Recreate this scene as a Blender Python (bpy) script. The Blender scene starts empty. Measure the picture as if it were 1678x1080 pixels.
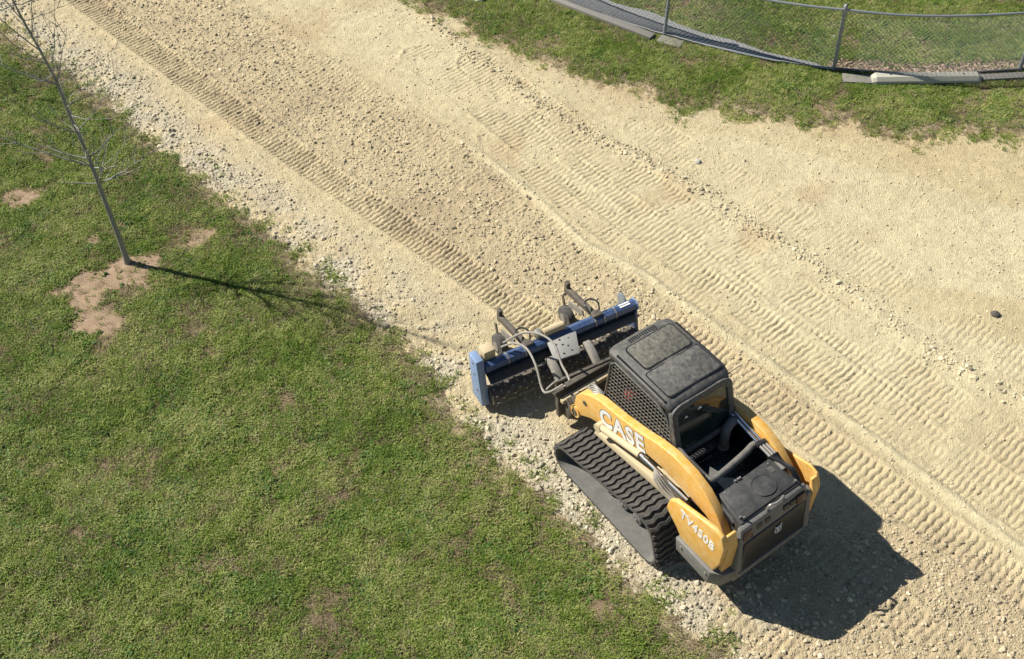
import bpy, bmesh, math, random
import numpy as np
from mathutils import Vector, Matrix
R = math.radians
random.seed(7); rng = np.random.default_rng(7)
scn = bpy.context.scene
COL = scn.collection

# ------------------------------------------------------------------ camera, sky, sun, exposure
cam = bpy.data.cameras.new('camera'); cam_o = bpy.data.objects.new('camera', cam); COL.objects.link(cam_o)
cam_o.location = (0, 0, 11.9); cam_o.rotation_euler = (math.pi/2 - .836, 0, 0)
cam.sensor_width = 36; cam.lens = 1900/1678*36; cam.clip_end = 2000
scn.camera = cam_o
SUN_AZ, SUN_EL = R(162.0), R(43)           # direction towards the sun, from +x counter-clockwise
w = bpy.data.worlds.new('World'); scn.world = w; w.use_nodes = True
nt = w.node_tree; sky = nt.nodes.new('ShaderNodeTexSky'); sky.sky_type = 'NISHITA'; sky.sun_disc = False
sky.air_density = 1.0; sky.dust_density = .25; sky.ozone_density = 1.6
sky.sun_elevation = SUN_EL; sky.sun_rotation = math.pi/2 - SUN_AZ
bg = nt.nodes['Background']; bg.inputs['Strength'].default_value = .05
nt.links.new(sky.outputs[0], bg.inputs['Color'])
sl = bpy.data.lights.new('sun', 'SUN'); sl.energy = 5.0; sl.angle = R(.5); sl.color = (1, .95, .86)
so = bpy.data.objects.new('sun', sl); COL.objects.link(so)
sd_ = Vector((math.cos(SUN_EL)*math.cos(SUN_AZ), math.cos(SUN_EL)*math.sin(SUN_AZ), math.sin(SUN_EL)))
so.rotation_euler = sd_.to_track_quat('Z', 'Y').to_euler(); so.location = sd_*40
vs = scn.view_settings; vs.view_transform = 'Standard'; vs.look = 'None'; vs.gamma = 1; vs.exposure = .62
vs.use_curve_mapping = False

# ------------------------------------------------------------------ materials
def mat(name, col, rough=.6, metal=0, spec=.5, dust=0, dust_col=(.42, .36, .27), dscale=6, bump=0, bscale=60, var=.12, trans=0, coat=0, emis=None):
    m = bpy.data.materials.new(name); m.use_nodes = True
    n = m.node_tree; P = n.nodes['Principled BSDF']; L = n.links.new
    P.inputs['Roughness'].default_value = rough; P.inputs['Metallic'].default_value = metal
    P.inputs['Specular IOR Level'].default_value = spec
    P.inputs['Transmission Weight'].default_value = trans; P.inputs['Coat Weight'].default_value = coat
    tc = n.nodes.new('ShaderNodeTexCoord')
    nz = n.nodes.new('ShaderNodeTexNoise'); nz.inputs['Scale'].default_value = dscale; nz.inputs['Detail'].default_value = 8; nz.inputs['Roughness'].default_value = .68
    L(tc.outputs['Object'], nz.inputs['Vector'])
    hv = n.nodes.new('ShaderNodeMix'); hv.data_type = 'RGBA'
    hv.inputs[6].default_value = (*[c*(1-var) for c in col], 1); hv.inputs[7].default_value = (*[min(1, c*(1+var)) for c in col], 1)
    L(nz.outputs['Fac'], hv.inputs[0]); last = hv.outputs[2]
    if dust:
        n2 = n.nodes.new('ShaderNodeTexNoise'); n2.inputs['Scale'].default_value = dscale*2.3; n2.inputs['Detail'].default_value = 10; n2.inputs['Roughness'].default_value = .75
        L(tc.outputs['Object'], n2.inputs['Vector'])
        rp = n.nodes.new('ShaderNodeValToRGB'); rp.color_ramp.elements[0].position = .36; rp.color_ramp.elements[1].position = .75
        L(n2.outputs['Fac'], rp.inputs[0])
        mu = n.nodes.new('ShaderNodeMath'); mu.operation = 'MULTIPLY'; mu.inputs[1].default_value = dust; L(rp.outputs[0], mu.inputs[0])
        dm = n.nodes.new('ShaderNodeMix'); dm.data_type = 'RGBA'; dm.inputs[7].default_value = (*dust_col, 1)
        L(mu.outputs[0], dm.inputs[0]); L(last, dm.inputs[6]); last = dm.outputs[2]
        ra = n.nodes.new('ShaderNodeMath'); ra.operation = 'MULTIPLY_ADD'; ra.inputs[1].default_value = .5; ra.inputs[2].default_value = rough; ra.use_clamp = True
        L(mu.outputs[0], ra.inputs[0]); L(ra.outputs[0], P.inputs['Roughness'])
    L(last, P.inputs['Base Color'])
    if bump:
        nb = n.nodes.new('ShaderNodeTexNoise'); nb.inputs['Scale'].default_value = bscale; nb.inputs['Detail'].default_value = 4
        L(tc.outputs['Object'], nb.inputs['Vector'])
        bp = n.nodes.new('ShaderNodeBump'); bp.inputs['Strength'].default_value = bump; bp.inputs['Distance'].default_value = .01
        L(nb.outputs['Fac'], bp.inputs['Height']); L(bp.outputs[0], P.inputs['Normal'])
    if emis:
        P.inputs['Emission Color'].default_value = (*emis, 1); P.inputs['Emission Strength'].default_value = 1
    return m
M = {}
M['yellow'] = mat('yellow paint', (.66, .34, .045), .36, dust=.75, dust_col=(.72, .55, .28), dscale=6, coat=.15)
M['beige'] = mat('dusty beige paint', (.52, .42, .25), .7, dust=.5, dscale=7)
M['plastic'] = mat('dusty dark plastic', (.042, .042, .042), .5, dust=.7, dust_col=(.25, .235, .20), dscale=8, bump=.15, bscale=220)
M['hood'] = mat('engine hood paint', (.032, .033, .034), .42, dust=.4, dust_col=(.19, .18, .16), dscale=4, bump=.2, bscale=300)
M['hatch'] = mat('dusty skylight', (.055, .053, .045), .45, dust=.8, dust_col=(.28, .26, .20), dscale=9)
M['black'] = mat('black paint', (.012, .013, .015), .4, dust=.15, dust_col=(.15, .14, .12))
M['bay'] = mat('dark engine bay', (.008, .012, .016), .22, dust=.12, dust_col=(.10, .11, .12), dscale=7)
M['frame'] = mat('grey tube frame', (.11, .105, .095), .5, dust=.5, dust_col=(.30, .275, .225))
M['rubber'] = mat('track rubber', (.034, .033, .032), .8, dust=.6, dust_col=(.22, .20, .17), dscale=9, bump=.2, bscale=150)
M['belt_in'] = mat('worn belt inside', (.11, .11, .105), .6, dust=.5, dust_col=(.28, .25, .2), dscale=3)
M['greysteel'] = mat('grey painted bumper', (.13, .13, .125), .5, dust=.5, dust_col=(.33, .29, .23), dscale=5)
M['steel'] = mat('worn steel', (.32, .31, .29), .42, metal=.6, dust=.55, dust_col=(.45, .40, .31), dscale=8)
M['darksteel'] = mat('muddy dark steel', (.06, .055, .048), .6, metal=.2, dust=.6, dust_col=(.28, .23, .165), dscale=8)
M['chrome'] = mat('chrome rod', (.75, .76, .77), .14, metal=1)
M['blue'] = mat('blue paint', (.030, .065, .16), .33, dust=.38, dust_col=(.22, .26, .34), dscale=6, coat=.2)
M['blueplate'] = mat('pale blue paint', (.16, .25, .42), .4, dust=.4, dust_col=(.45, .46, .48), dscale=5)
M['white'] = mat('white decal', (.72, .72, .70), .5, dust=.25, dust_col=(.55, .5, .4))
M['redd'] = mat('red fabric', (.38, .05, .05), .7)
M['glass'] = mat('dark tinted glass', (.10, .15, .14), .06, trans=.85, var=.02)
M['fabric'] = mat('seat fabric', (.05, .055, .05), .8, dust=.3)
M['hose'] = mat('dusty rubber hose', (.22, .205, .18), .6, dust=.7, dust_col=(.42, .38, .31), dscale=12)
M['plate'] = mat('bare steel plate', (.33, .33, .32), .5, metal=.3, dust=.6, dust_col=(.42, .38, .30), dscale=14)
M['galv'] = mat('galvanised steel', (.26, .29, .31), .5, metal=.4, dust=.25, dust_col=(.30, .30, .29))
M['wire'] = mat('wire', (.17, .195, .21), .5, metal=.4)
M['railbk'] = mat('dark weathered rail', (.10, .10, .10), .6, metal=.3, dust=.3)
M['concrete'] = mat('weathered concrete', (.40, .39, .33), .9, dust=.55, dust_col=(.50, .47, .34), dscale=9, bump=.5, bscale=90)
M['concdark'] = mat('grey weathered board', (.19, .18, .165), .85, dust=.5, dust_col=(.27, .24, .20), dscale=6, bump=.4)
M['mat'] = mat('grey weed fabric', (.20, .205, .21), .85, dust=.6, dust_col=(.32, .30, .27), dscale=4, bump=.3)
M['lens'] = mat('red lamp lens', (.04, .008, .008), .25)
M['leaf_lit'] = mat('dry leaves', (.26, .18, .12), .9, var=.5, dscale=25, dust=.5, dust_col=(.45, .38, .30))
def bark_mat():
    m = mat('young bark', (.24, .235, .195), .85, dust=.5, dust_col=(.36, .36, .31), dscale=18, bump=.5, bscale=80); return m
M['bark'] = bark_mat()

# ------------------------------------------------------------------ mesh helpers
def tag(o, label=None, cat=None, group=None, kind=None):
    if label: o['label'] = label
    if cat: o['category'] = cat
    if group: o['group'] = group
    if kind: o['kind'] = kind
    return o
def empty(name, loc, rz=0):
    o = bpy.data.objects.new(name, None); COL.objects.link(o); o.location = loc; o.rotation_euler = (0, 0, rz)
    o.empty_display_size = .2; return o
def link(name, me, m, parent=None):
    o = bpy.data.objects.new(name, me); COL.objects.link(o)
    if m is not None and not me.materials: me.materials.append(m)
    if parent: o.parent = parent
    return o
class B:
    def __init__(s): s.bm = bmesh.new()
    def poly_prism(s, pts, lo, hi, axis='y'):
        """extrude a 2-D outline: axis y -> pts are (x,z); axis x -> (y,z); axis z -> (x,y)"""
        def mk(p, t):
            return {'y': (p[0], t, p[1]), 'x': (t, p[0], p[1]), 'z': (p[0], p[1], t)}[axis]
        a = [s.bm.verts.new(mk(p, lo)) for p in pts]; b = [s.bm.verts.new(mk(p, hi)) for p in pts]
        n = len(pts); s.bm.faces.new(a); s.bm.faces.new(b)
        for i in range(n): s.bm.faces.new((a[i], a[(i+1) % n], b[(i+1) % n], b[i]))
        return s
    def box(s, lo, hi):
        return s.poly_prism([(lo[0], lo[1]), (hi[0], lo[1]), (hi[0], hi[1]), (lo[0], hi[1])], lo[2], hi[2], 'z')
    def hexa(s, bot, top):
        a = [s.bm.verts.new(p) for p in bot]; b = [s.bm.verts.new(p) for p in top]
        n = len(a); s.bm.faces.new(a); s.bm.faces.new(b)
        for i in range(n): s.bm.faces.new((a[i], a[(i+1) % n], b[(i+1) % n], b[i]))
        return s
    def tube(s, path, r, n=8, caps=True):
        P = [Vector(p) for p in path]; rr = r if hasattr(r, '__len__') else [r]*len(P)
        rings = []; up = None
        for i, p in enumerate(P):
            t = (P[min(i+1, len(P)-1)] - P[max(i-1, 0)]).normalized()
            if up is None:
                up = t.orthogonal().normalized()
            up = (up - t*up.dot(t)).normalized(); sd = t.cross(up)
            rings.append([s.bm.verts.new(p + (up*math.cos(2*math.pi*k/n) + sd*math.sin(2*math.pi*k/n))*rr[i]) for k in range(n)])
        for a, b in zip(rings, rings[1:]):
            for k in range(n): s.bm.faces.new((a[k], a[(k+1) % n], b[(k+1) % n], b[k]))
        if caps: s.bm.faces.new(rings[0]); s.bm.faces.new(rings[-1])
        return s
    def bar(s, p0, p1, wd, ht, up=(0, 0, 1)):
        p0, p1 = Vector(p0), Vector(p1); t = (p1-p0).normalized(); u = Vector(up); u = (u - t*u.dot(t)).normalized(); q = t.cross(u)
        mk = lambda p: [s.bm.verts.new(p + q*a*wd/2 + u*b*ht/2) for a, b in ((-1, -1), (1, -1), (1, 1), (-1, 1))]
        a, b = mk(p0), mk(p1); s.bm.faces.new(a); s.bm.faces.new(b)
        for k in range(4): s.bm.faces.new((a[k], a[(k+1) % 4], b[(k+1) % 4], b[k]))
        return s
    def build(s, name, m, parent=None, bevel=0, seg=2, smooth=None):
        bmesh.ops.recalc_face_normals(s.bm, faces=s.bm.faces)
        if bevel:
            ed = [e for e in s.bm.edges if len(e.link_faces) == 2 and e.calc_face_angle(0) > R(28)]
            bmesh.ops.bevel(s.bm, geom=ed, offset=bevel, segments=seg, affect='EDGES', clamp_overlap=True, profile=.5)
        me = bpy.data.meshes.new(name); s.bm.to_mesh(me); s.bm.free()
        if smooth or (smooth is None and bevel):
            me.polygons.foreach_set('use_smooth', [True]*len(me.polygons)); me.set_sharp_from_angle(angle=R(40))
        return link(name, me, m, parent)
def arc(p0, p1, p2, n=8):
    p0, p1, p2 = Vector(p0), Vector(p1), Vector(p2)
    return [p0*(1-t)**2 + p1*2*t*(1-t) + p2*t*t for t in [i/n for i in range(n+1)]]
def smooth_path(pts, n=6):
    P = [Vector(p) for p in pts]; out = []
    for i in range(len(P)-1):
        a, b, c, d = P[max(i-1, 0)], P[i], P[i+1], P[min(i+2, len(P)-1)]
        for k in range(n):
            t = k/n; out.append(.5*((2*b) + (c-a)*t + (2*a-5*b+4*c-d)*t*t + (-a+3*b-3*c+d)*t**3))
    out.append(P[-1]); return out
def lettering(body, size, mtx, m, parent, bold=.02, ext=.002, shear=0, space=1.0, name='lettering'):
    cu = bpy.data.curves.new('t', 'FONT'); cu.body = body; cu.size = size; cu.extrude = ext; cu.offset = bold*size
    cu.shear = shear; cu.align_x = 'CENTER'; cu.align_y = 'CENTER'; cu.space_character = space; cu.resolution_u = 4
    o = bpy.data.objects.new('t', cu); COL.objects.link(o)
    dg = bpy.context.evaluated_depsgraph_get(); me = bpy.data.meshes.new_from_object(o.evaluated_get(dg))
    bpy.data.objects.remove(o); bpy.data.curves.remove(cu)
    me.materials.clear(); me.transform(mtx); me.name = name
    return link(name, me, m, parent)

# ------------------------------------------------------------------ terrain functions (metres)
TAB = rng.random((9, 256, 256)).astype(np.float32)
def vnoise(x, y, seed=0):
    T = TAB[seed % 9]; ix = np.floor(x).astype(np.int64); iy = np.floor(y).astype(np.int64)
    fx = x-ix; fy = y-iy; fx = fx*fx*(3-2*fx); fy = fy*fy*(3-2*fy); ix &= 255; iy &= 255; jx = (ix+1) & 255; jy = (iy+1) & 255
    return (T[ix, iy]*(1-fx)+T[jx, iy]*fx)*(1-fy)+(T[ix, jy]*(1-fx)+T[jx, jy]*fx)*fy
def fbm(x, y, sc, oc=4, seed=0, ga=.5):
    s = np.zeros_like(x, dtype=np.float64); a = 1; tot = 0
    for o in range(oc):
        ca, sa = math.cos(1.1*o), math.sin(1.1*o); f = 2.0**o/sc
        s += a*vnoise((ca*x-sa*y)*f+17.3*o, (sa*x+ca*y)*f+5.1*o, seed+o); tot += a; a *= ga
    return s/tot
def sstep(a, b, x): t = np.clip((x-a)/(b-a), 0, 1); return t*t*(3-2*t)
def lerp(a, b, t): return a+(b-a)*t
LEFT_EDGE = np.array([(-13.5, 22.0), (-10.15, 18.81), (-9.26, 18.12), (-8.79, 17.64), (-7.67, 16.64), (-6.57, 15.53), (-5.78, 14.66), (-4.84, 13.76), (-4.26, 13.13), (-3.74, 12.75), (-3.22, 12.26), (-2.61, 11.58), (-2.12, 10.98), (-1.66, 10.53), (-1.22, 9.98), (-0.78, 9.26), (-0.38, 8.91), (-0.07, 8.49), (0.23, 8.08), (0.67, 7.72), (0.95, 7.3), (1.35, 6.89), (1.67, 6.5), (1.99, 6.19), (2.19, 5.83), (2.38, 5.51), (4.4, 2.5), (9, -6)])
RIGHT_EDGE = np.array([(-14, 34), (-6, 24), (-2.3, 19.65), (-1.68, 18.86), (-1.11, 18.51), (-0.54, 17.92), (0.12, 17.45), (0.86, 16.87), (1.68, 16.34), (2.29, 16.2), (2.76, 15.73), (3.29, 15.89), (3.76, 15.53), (4.38, 15.61), (4.93, 15.29), (5.66, 15.4), (6.29, 15.09), (7.2, 15.13), (7.99, 15.09), (8.6, 15.13), (9.6, 15.13), (30, 14)])
RUT_A = [(-10.4, 21.5), (-9.2, 20.3), (-7.94, 19.02), (-5.69, 16.72), (-3.52, 14.58), (-1.84, 12.99), (-0.7, 11.95), (0.09, 11.16), (0.51, 10.7)]
RUT_B = [(1.74, 11.34), (2.29, 10.75), (2.96, 10.04), (3.57, 9.26), (4.59, 8.12), (5.24, 7.42), (5.89, 6.73), (6.42, 6.18), (8, 4.4)]
RUT_C = [(3.7, 7.2), (4.26, 6.57), (4.85, 5.9), (5.5, 5.2)]
RUT_D = [(2.0, 6.8), (2.56, 6.38), (3.09, 5.83), (3.6, 5.2)]
RIDGE = [(-5.21, 19.02), (-2.49, 16.37), (-0.58, 14.66), (0.39, 13.48), (1.09, 12.46), (1.95, 11.80), (2.87, 10.75), (3.74, 9.82), (5.03, 8.39), (6.05, 7.21), (6.6, 6.5), (8, 4.9)]
WINDROW = [(-1.55, 18.41), (-0.63, 17.17), (0.62, 15.61), (2.33, 14.2), (3.19, 13.34), (4.14, 12.3), (4.87, 11.43), (5.53, 10.53), (6.18, 9.85), (6.77, 9.36), (9, 7)]
OLD = [[(-1.6, 17.2), (-0.61, 16.03), (1.15, 13.84), (2.76, 11.95), (4.21, 10.2), (5.48, 8.67), (6.33, 7.68), (8, 5.8)],
       [(-.6, 17.0), (1.38, 14.58), (2.86, 12.86), (4.35, 10.98), (5.68, 9.46), (6.58, 8.49), (8, 7)],
       [(-.2, 15.0), (1.6, 12.75), (3.3, 10.95), (4.7, 9.4), (6.4, 7.5)],
       [(-4.2, 17.6), (-1.6, 15.1), (.4, 13.0), (1.5, 11.6)], [(2.2, 15.2), (4.3, 13.0), (6.2, 10.8), (8, 9)]]
BARE = [(-5.58, 11.85, .42), (-5.95, 11.6, .36), (-5.3, 12.1, .25), (-5.72, 10.85, .34), (-6.05, 11.2, .24), (-7.5, 13.4, .28), (-4.59, 12.66, .2), (-4.65, 12.4, .16), (-6.5, 11.35, .15), (-6.2, 12.5, .14)]
def polydist(x, y, P):
    """distance, signed side, arc length"""
    best = np.full(x.shape, 1e9); sg = np.zeros(x.shape); al = np.zeros(x.shape); acc = 0
    for (ax, ay), (bx, by) in zip(P, P[1:]):
        dx, dy = bx-ax, by-ay; l = math.hypot(dx, dy); dx /= l; dy /= l
        u = (x-ax)*dx+(y-ay)*dy; v = (x-ax)*(-dy)+(y-ay)*dx
        uc = np.clip(u, 0, l); d = np.hypot(u-uc, v); m = d < best
        best = np.where(m, d, best); sg = np.where(m, v, sg); al = np.where(m, acc+u, al); acc += l
    return best, sg, al
def lawn_sd(x, y):
    xe = np.interp(-y, -LEFT_EDGE[:, 1], LEFT_EDGE[:, 0]); sl_ = (xe-x)*.74
    ye = np.interp(x, RIGHT_EDGE[:, 0], RIGHT_EDGE[:, 1]); sr = (y-ye)*.85
    j = (fbm(x, y, .6, 3, 2, .6)-.5)*.38 + (fbm(x, y, .11, 3, 5, .7)-.5)*.34
    return np.maximum(sl_, sr) + j, sl_, sr
def road_fields(x, y):
    """height, colour and stone density of the road"""
    sd, sl_, sr = lawn_sd(x, y)
    h = (fbm(x, y, 1.1, 3, 1)-.5)*.05 + (fbm(x, y, .22, 3, 3)-.5)*.014
    rough = (fbm(x, y, .05, 2, 4, .7)-.5)
    big = fbm(x, y, 2.2, 4, 6); med = fbm(x, y, .5, 4, 7)
    dR, vR, aR = polydist(x, y, RIDGE); dA, vA, aA = polydist(x, y, RUT_A); dW, vW, aW = polydist(x, y, WINDROW)
    dB, vB, aB = polydist(x, y, RUT_B)
    # churned band between the left rut and the ridge (v>0 is left of the line's direction = up-right)
    churn = sstep(-.25, .1, vA)*sstep(.15, -.25, vR)*sstep(9.5, 11.0, y+.25*x)
    tail = sstep(1.6, 2.4, x)*sstep(8.2, 7.2, y)*sstep(.25, -.1, vB)*sstep(.3, -.2, sd)
    edge = sstep(-1.35, -.25, sl_+.25*(med-.5))*(sl_ > -2)
    loose = np.clip(churn*.9+tail*1.0+edge*1.0, 0, 1)
    h += rough*lerp(.0085, .026, loose)*(1-.0*med)
    rutm = np.zeros_like(x)
    def lug(d, v, a, amp, wd=.225, p=.104, ph=0, keep=None):
        nonlocal h, rutm
        ins = sstep(wd+.025, wd-.015, d)
        if keep is not None: ins = ins*keep
        tri = .5*np.sin(2*np.pi*((v+wd)/(2*wd)*3.0+.25))
        wob = (fbm(x, y, .35, 3, 8)-.5)*.035
        q = (a+.017*tri+ph+wob)/p % 1.0
        prof = sstep(0, .34, q)*(1-sstep(.74, .90, q))       # ridge left between lugs, steep on the far side
        h += ins*(amp*(.45+1.1*fbm(x, y, .16, 3, 6))*(prof-.7)-.006) 
        berm = np.exp(-((d-wd-.05)/.045)**2)*(ins < .5)
        h += berm*.018*(0.4+.6*med)*(1 if keep is None else keep)
        rutm = np.maximum(rutm, ins)
    h -= 0
    kA = sstep(.22, .45, fbm(x, y, .8, 2, 3)+.12)
    lug(dA, vA, aA, .021, wd=.235, p=.082, keep=.25+.75*kA)
    kB = sstep(.25, .45, fbm(x, y, .7, 2, 5)+.1)*sstep(.0, 1.2, aB)
    lug(dB, vB, aB, .0175, wd=.25, p=.098, keep=.25+.75*kB)
    for P, am in ((RUT_C, .014), (RUT_D, .012)):
        d, v, a = polydist(x, y, P); lug(d, v, a, am, keep=sstep(.2, .5, fbm(x, y, .5, 2, 1)))
    for k, P in enumerate(OLD):
        d, v, a = polydist(x, y, P)
        lug(d, v, a, .0155, wd=.33, p=.085, ph=.3*k, keep=sstep(.30, .60, fbm(x, y, .45, 4, 2+k, .6))*(.9 if k < 3 else .55))
    ridge_on = sstep(5.5, 7.5, aR)
    h += .035*np.exp(-(dR/.06)**2)*ridge_on*(.5+.8*med) + .018*np.exp(-(dR/.10)**2)*(1-ridge_on)
    h += .03*np.exp(-(dW/.14)**2)*(.3+med) 
    h -= .01*churn
    h = h - .035*sstep(-.15, .12, sd)
    # colour (reflectance): tan fines, paler to the right with the overexposed light put into the colour, browner damp soil in the churned band, grey stone at the edge
    tan = np.array((.52, .43, .262)); pale = np.array((.585, .515, .33)); brown = np.array((.395, .31, .195)); grey = np.array((.49, .44, .325)); red = np.array((.44, .325, .185))
    c = np.ones(x.shape+(3,))*tan
    right = sstep(-.3, .9, vR)
    c = lerp(c, pale, (right*.65*sstep(.25, .7, big)+.15*med)[..., None])
    c = lerp(c, brown, (churn*(.22+.50*sstep(.45, .72, fbm(x, y, 1.3, 3, 4))))[..., None])
    c = lerp(c, brown, (tail*.55)[..., None])
    c = lerp(c, grey, (edge*.85*sstep(.25, .6, med))[..., None])
    c = lerp(c, red, (sstep(.62, .8, fbm(x, y, .9, 3, 0))*.45*(1-loose))[..., None])
    c = lerp(c, red, (sstep(-.55, -.05, sr)*.55*(sr > -2)*sstep(.3, .6, med))[..., None])
    c = lerp(c, pale, (np.exp(-(dR/.09)**2)*ridge_on*.7)[..., None])
    band = sstep(.48, .68, fbm(x*.16+.05*y, y*1.1+.25*x, 1.0, 3, 2))*sstep(-.1, .5, vW)
    c = lerp(c, np.array((.48, .385, .215)), (band*.6)[..., None])
    c *= .93*(.84+.32*fbm(x, y, .09, 3, 6))[..., None]
    dens = 240 + 470*churn*sstep(.3, .7, med+.15) + 1050*tail + 640*edge*sstep(.25, .7, med) + 800*np.exp(-(dW/.17)**2)*sstep(.3, .6, fbm(x, y, .5, 2, 1)+.1) + 420*np.exp(-((dR-.08)/.07)**2)*(1-ridge_on) + 260*np.exp(-((vA+.36)/.12)**2)*sstep(.3, .6, med)
    dens *= (1-.75*rutm)*sstep(.05, -.02, sd)
    size = .0066 + .0038*loose + .0005*tail + .0065*np.exp(-(dW/.2)**2) + .002*edge
    return h, c, dens, size, sd
def lawn_fields(x, y):
    sd, sl_, sr = lawn_sd(x, y)
    h = .03 + (fbm(x, y, .6, 3, 4)-.5)*.06 + (fbm(x, y, .1, 2, 2)-.5)*.02
    h = np.where(sd < .1, h+np.clip((sd-.1)*.45, -.12, 0), h)
    bare = np.zeros_like(x); jx = x+(fbm(x, y, .25, 3, 1)-.5)*.35; jy = y+(fbm(x, y, .25, 3, 7)-.5)*.35
    for bx, by, br in BARE:
        bare = np.maximum(bare, sstep(br*1.5, br*.45, np.hypot((jx-bx)*.9, jy-by)))
    bare = sstep(.30, .72, bare+(fbm(x, y, .10, 3, 3, .7)-.5)*1.1)*(bare > .02)
    thin = sstep(.56, .75, fbm(x, y, .5, 4, 8, .6))*.85
    fz = fence_dist(x, y)
    mat_ = np.clip(sstep(.02, -.05, fz)*sstep(-1.2, -.9, fz), 0, 0)
    litter = sstep(-.30, -.18, -np.abs(fz-.08))*(fz > -.05)*sstep(5.3, 6.0, x+.4*med_(x, y))
    dens = sstep(-.05, .38, sd)*(1-.97*bare)*(1-thin)*(1-litter*.9)
    dens *= (.4+.6*sstep(.0, .8, sd))*(.30+.95*sstep(.28, .62, fbm(x, y, .16, 3, 0)))
    return h, dens, bare, thin, litter, sd
def med_(x, y): return fbm(x, y, .5, 3, 3)
FENCE = [(-2.0, 21.3), (-.6, 20.15), (0.75, 19.02), (1.79, 18.31), (2.75, 17.79), (4.18, 17.14), (5.6, 16.76), (6.95, 16.62), (8.72, 16.72), (10.23, 16.99), (12.0, 17.45), (15, 18.6)]
def fence_dist(x, y):
    ye = np.interp(x, [p[0] for p in FENCE], [p[1] for p in FENCE]); return (y-ye)*.9
# ------------------------------------------------------------------ terrain meshes
def grid_mesh(name, xs, ys, keepf, fieldf):
    X, Y = np.meshgrid(xs, ys, indexing='xy'); ny, nx = X.shape
    keep = keepf(X, Y)
    cell = keep[:-1, :-1] | keep[1:, :-1] | keep[:-1, 1:] | keep[1:, 1:]
    used = np.zeros_like(keep); used[:-1, :-1] |= cell; used[1:, :-1] |= cell; used[:-1, 1:] |= cell; used[1:, 1:] |= cell
    idx = -np.ones(X.shape, np.int64); idx[used] = np.arange(used.sum())
    xv, yv = X[used], Y[used]; h, attrs = fieldf(xv, yv)
    cy, cx = np.nonzero(cell)
    q = np.stack([idx[cy, cx], idx[cy, cx+1], idx[cy+1, cx+1], idx[cy+1, cx]], 1).astype(np.int32)
    return raw_mesh(name, np.stack([xv, yv, h], 1), q, attrs)
def raw_mesh(name, V, F, attrs={}, smooth=True):
    me = bpy.data.meshes.new(name); k = F.shape[1]
    me.vertices.add(len(V)); me.vertices.foreach_set('co', np.asarray(V, np.float32).ravel())
    me.loops.add(F.size); me.loops.foreach_set('vertex_index', F.astype(np.int32).ravel())
    me.polygons.add(len(F)); me.polygons.foreach_set('loop_start', np.arange(0, F.size, k, dtype=np.int32))
    me.polygons.foreach_set('use_smooth', np.full(len(F), smooth)); me.update(calc_edges=True)
    for n, a in attrs.items():
        a = np.asarray(a, np.float32)
        if a.ndim == 2:
            ca = me.color_attributes.new(n, 'FLOAT_COLOR', 'POINT'); ca.data.foreach_set('color', np.concatenate([a, np.ones((len(a), 1), np.float32)], 1).ravel())
        else:
            at = me.attributes.new(n, 'FLOAT', 'POINT'); at.data.foreach_set('value', a)
    return me
def spread(a, b, step, out, grow=1.35):
    v = list(np.arange(a, b, step)); s = step; x = v[0]; lo = []
    while x > a-out: s *= grow; x -= s; lo.append(x)
    s = step; x = v[-1]; hi = []
    while x < b+out: s *= grow; x += s; hi.append(x)
    return np.array(lo[::-1]+v+hi)

def node_soil(name, fine_bump=.5):
    m = bpy.data.materials.new(name); m.use_nodes = True; n = m.node_tree; P = n.nodes['Principled BSDF']; L = n.links.new
    P.inputs['Roughness'].default_value = .95; P.inputs['Specular IOR Level'].default_value = .15
    at = n.nodes.new('ShaderNodeAttribute'); at.attribute_name = 'tone'
    tc = n.nodes.new('ShaderNodeTexCoord')
    vo = n.nodes.new('ShaderNodeTexVoronoi'); vo.inputs['Scale'].default_value = 75; L(tc.outputs['Object'], vo.inputs['Vector'])
    nz = n.nodes.new('ShaderNodeTexNoise'); nz.inputs['Scale'].default_value = 70; nz.inputs['Detail'].default_value = 6; nz.inputs['Roughness'].default_value = .7; L(tc.outputs['Object'], nz.inputs['Vector'])
    mr = n.nodes.new('ShaderNodeMapRange'); mr.inputs['To Min'].default_value = .62; mr.inputs['To Max'].default_value = 1.38; L(nz.outputs['Fac'], mr.inputs['Value'])
    sp = n.nodes.new('ShaderNodeSeparateColor'); L(vo.outputs['Color'], sp.inputs[0])
    mr2 = n.nodes.new('ShaderNodeMapRange'); mr2.inputs['To Min'].default_value = .84; mr2.inputs['To Max'].default_value = 1.14; L(sp.outputs[0], mr2.inputs['Value'])
    mm = n.nodes.new('ShaderNodeMath'); mm.operation = 'MULTIPLY'; L(mr.outputs[0], mm.inputs[0]); L(mr2.outputs[0], mm.inputs[1])
    vm = n.nodes.new('ShaderNodeVectorMath'); vm.operation = 'SCALE'; L(at.outputs['Color'], vm.inputs[0]); L(mm.outputs[0], vm.inputs['Scale'])
    L(vm.outputs[0], P.inputs['Base Color'])
    v2 = n.nodes.new('ShaderNodeTexVoronoi'); v2.inputs['Scale'].default_value = 55; L(tc.outputs['Object'], v2.inputs['Vector'])
    ad = n.nodes.new('ShaderNodeMath'); ad.operation = 'SUBTRACT'; L(nz.outputs['Fac'], ad.inputs[0]); L(v2.outputs['Distance'], ad.inputs[1])
    bp = n.nodes.new('ShaderNodeBump'); bp.inputs['Strength'].default_value = fine_bump; bp.inputs['Distance'].default_value = .012
    L(ad.outputs[0], bp.inputs['Height']); L(bp.outputs[0], P.inputs['Normal'])
    return m
M['road'] = node_soil('gravel road', .8); M['soil'] = node_soil('lawn soil', .5)

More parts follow.
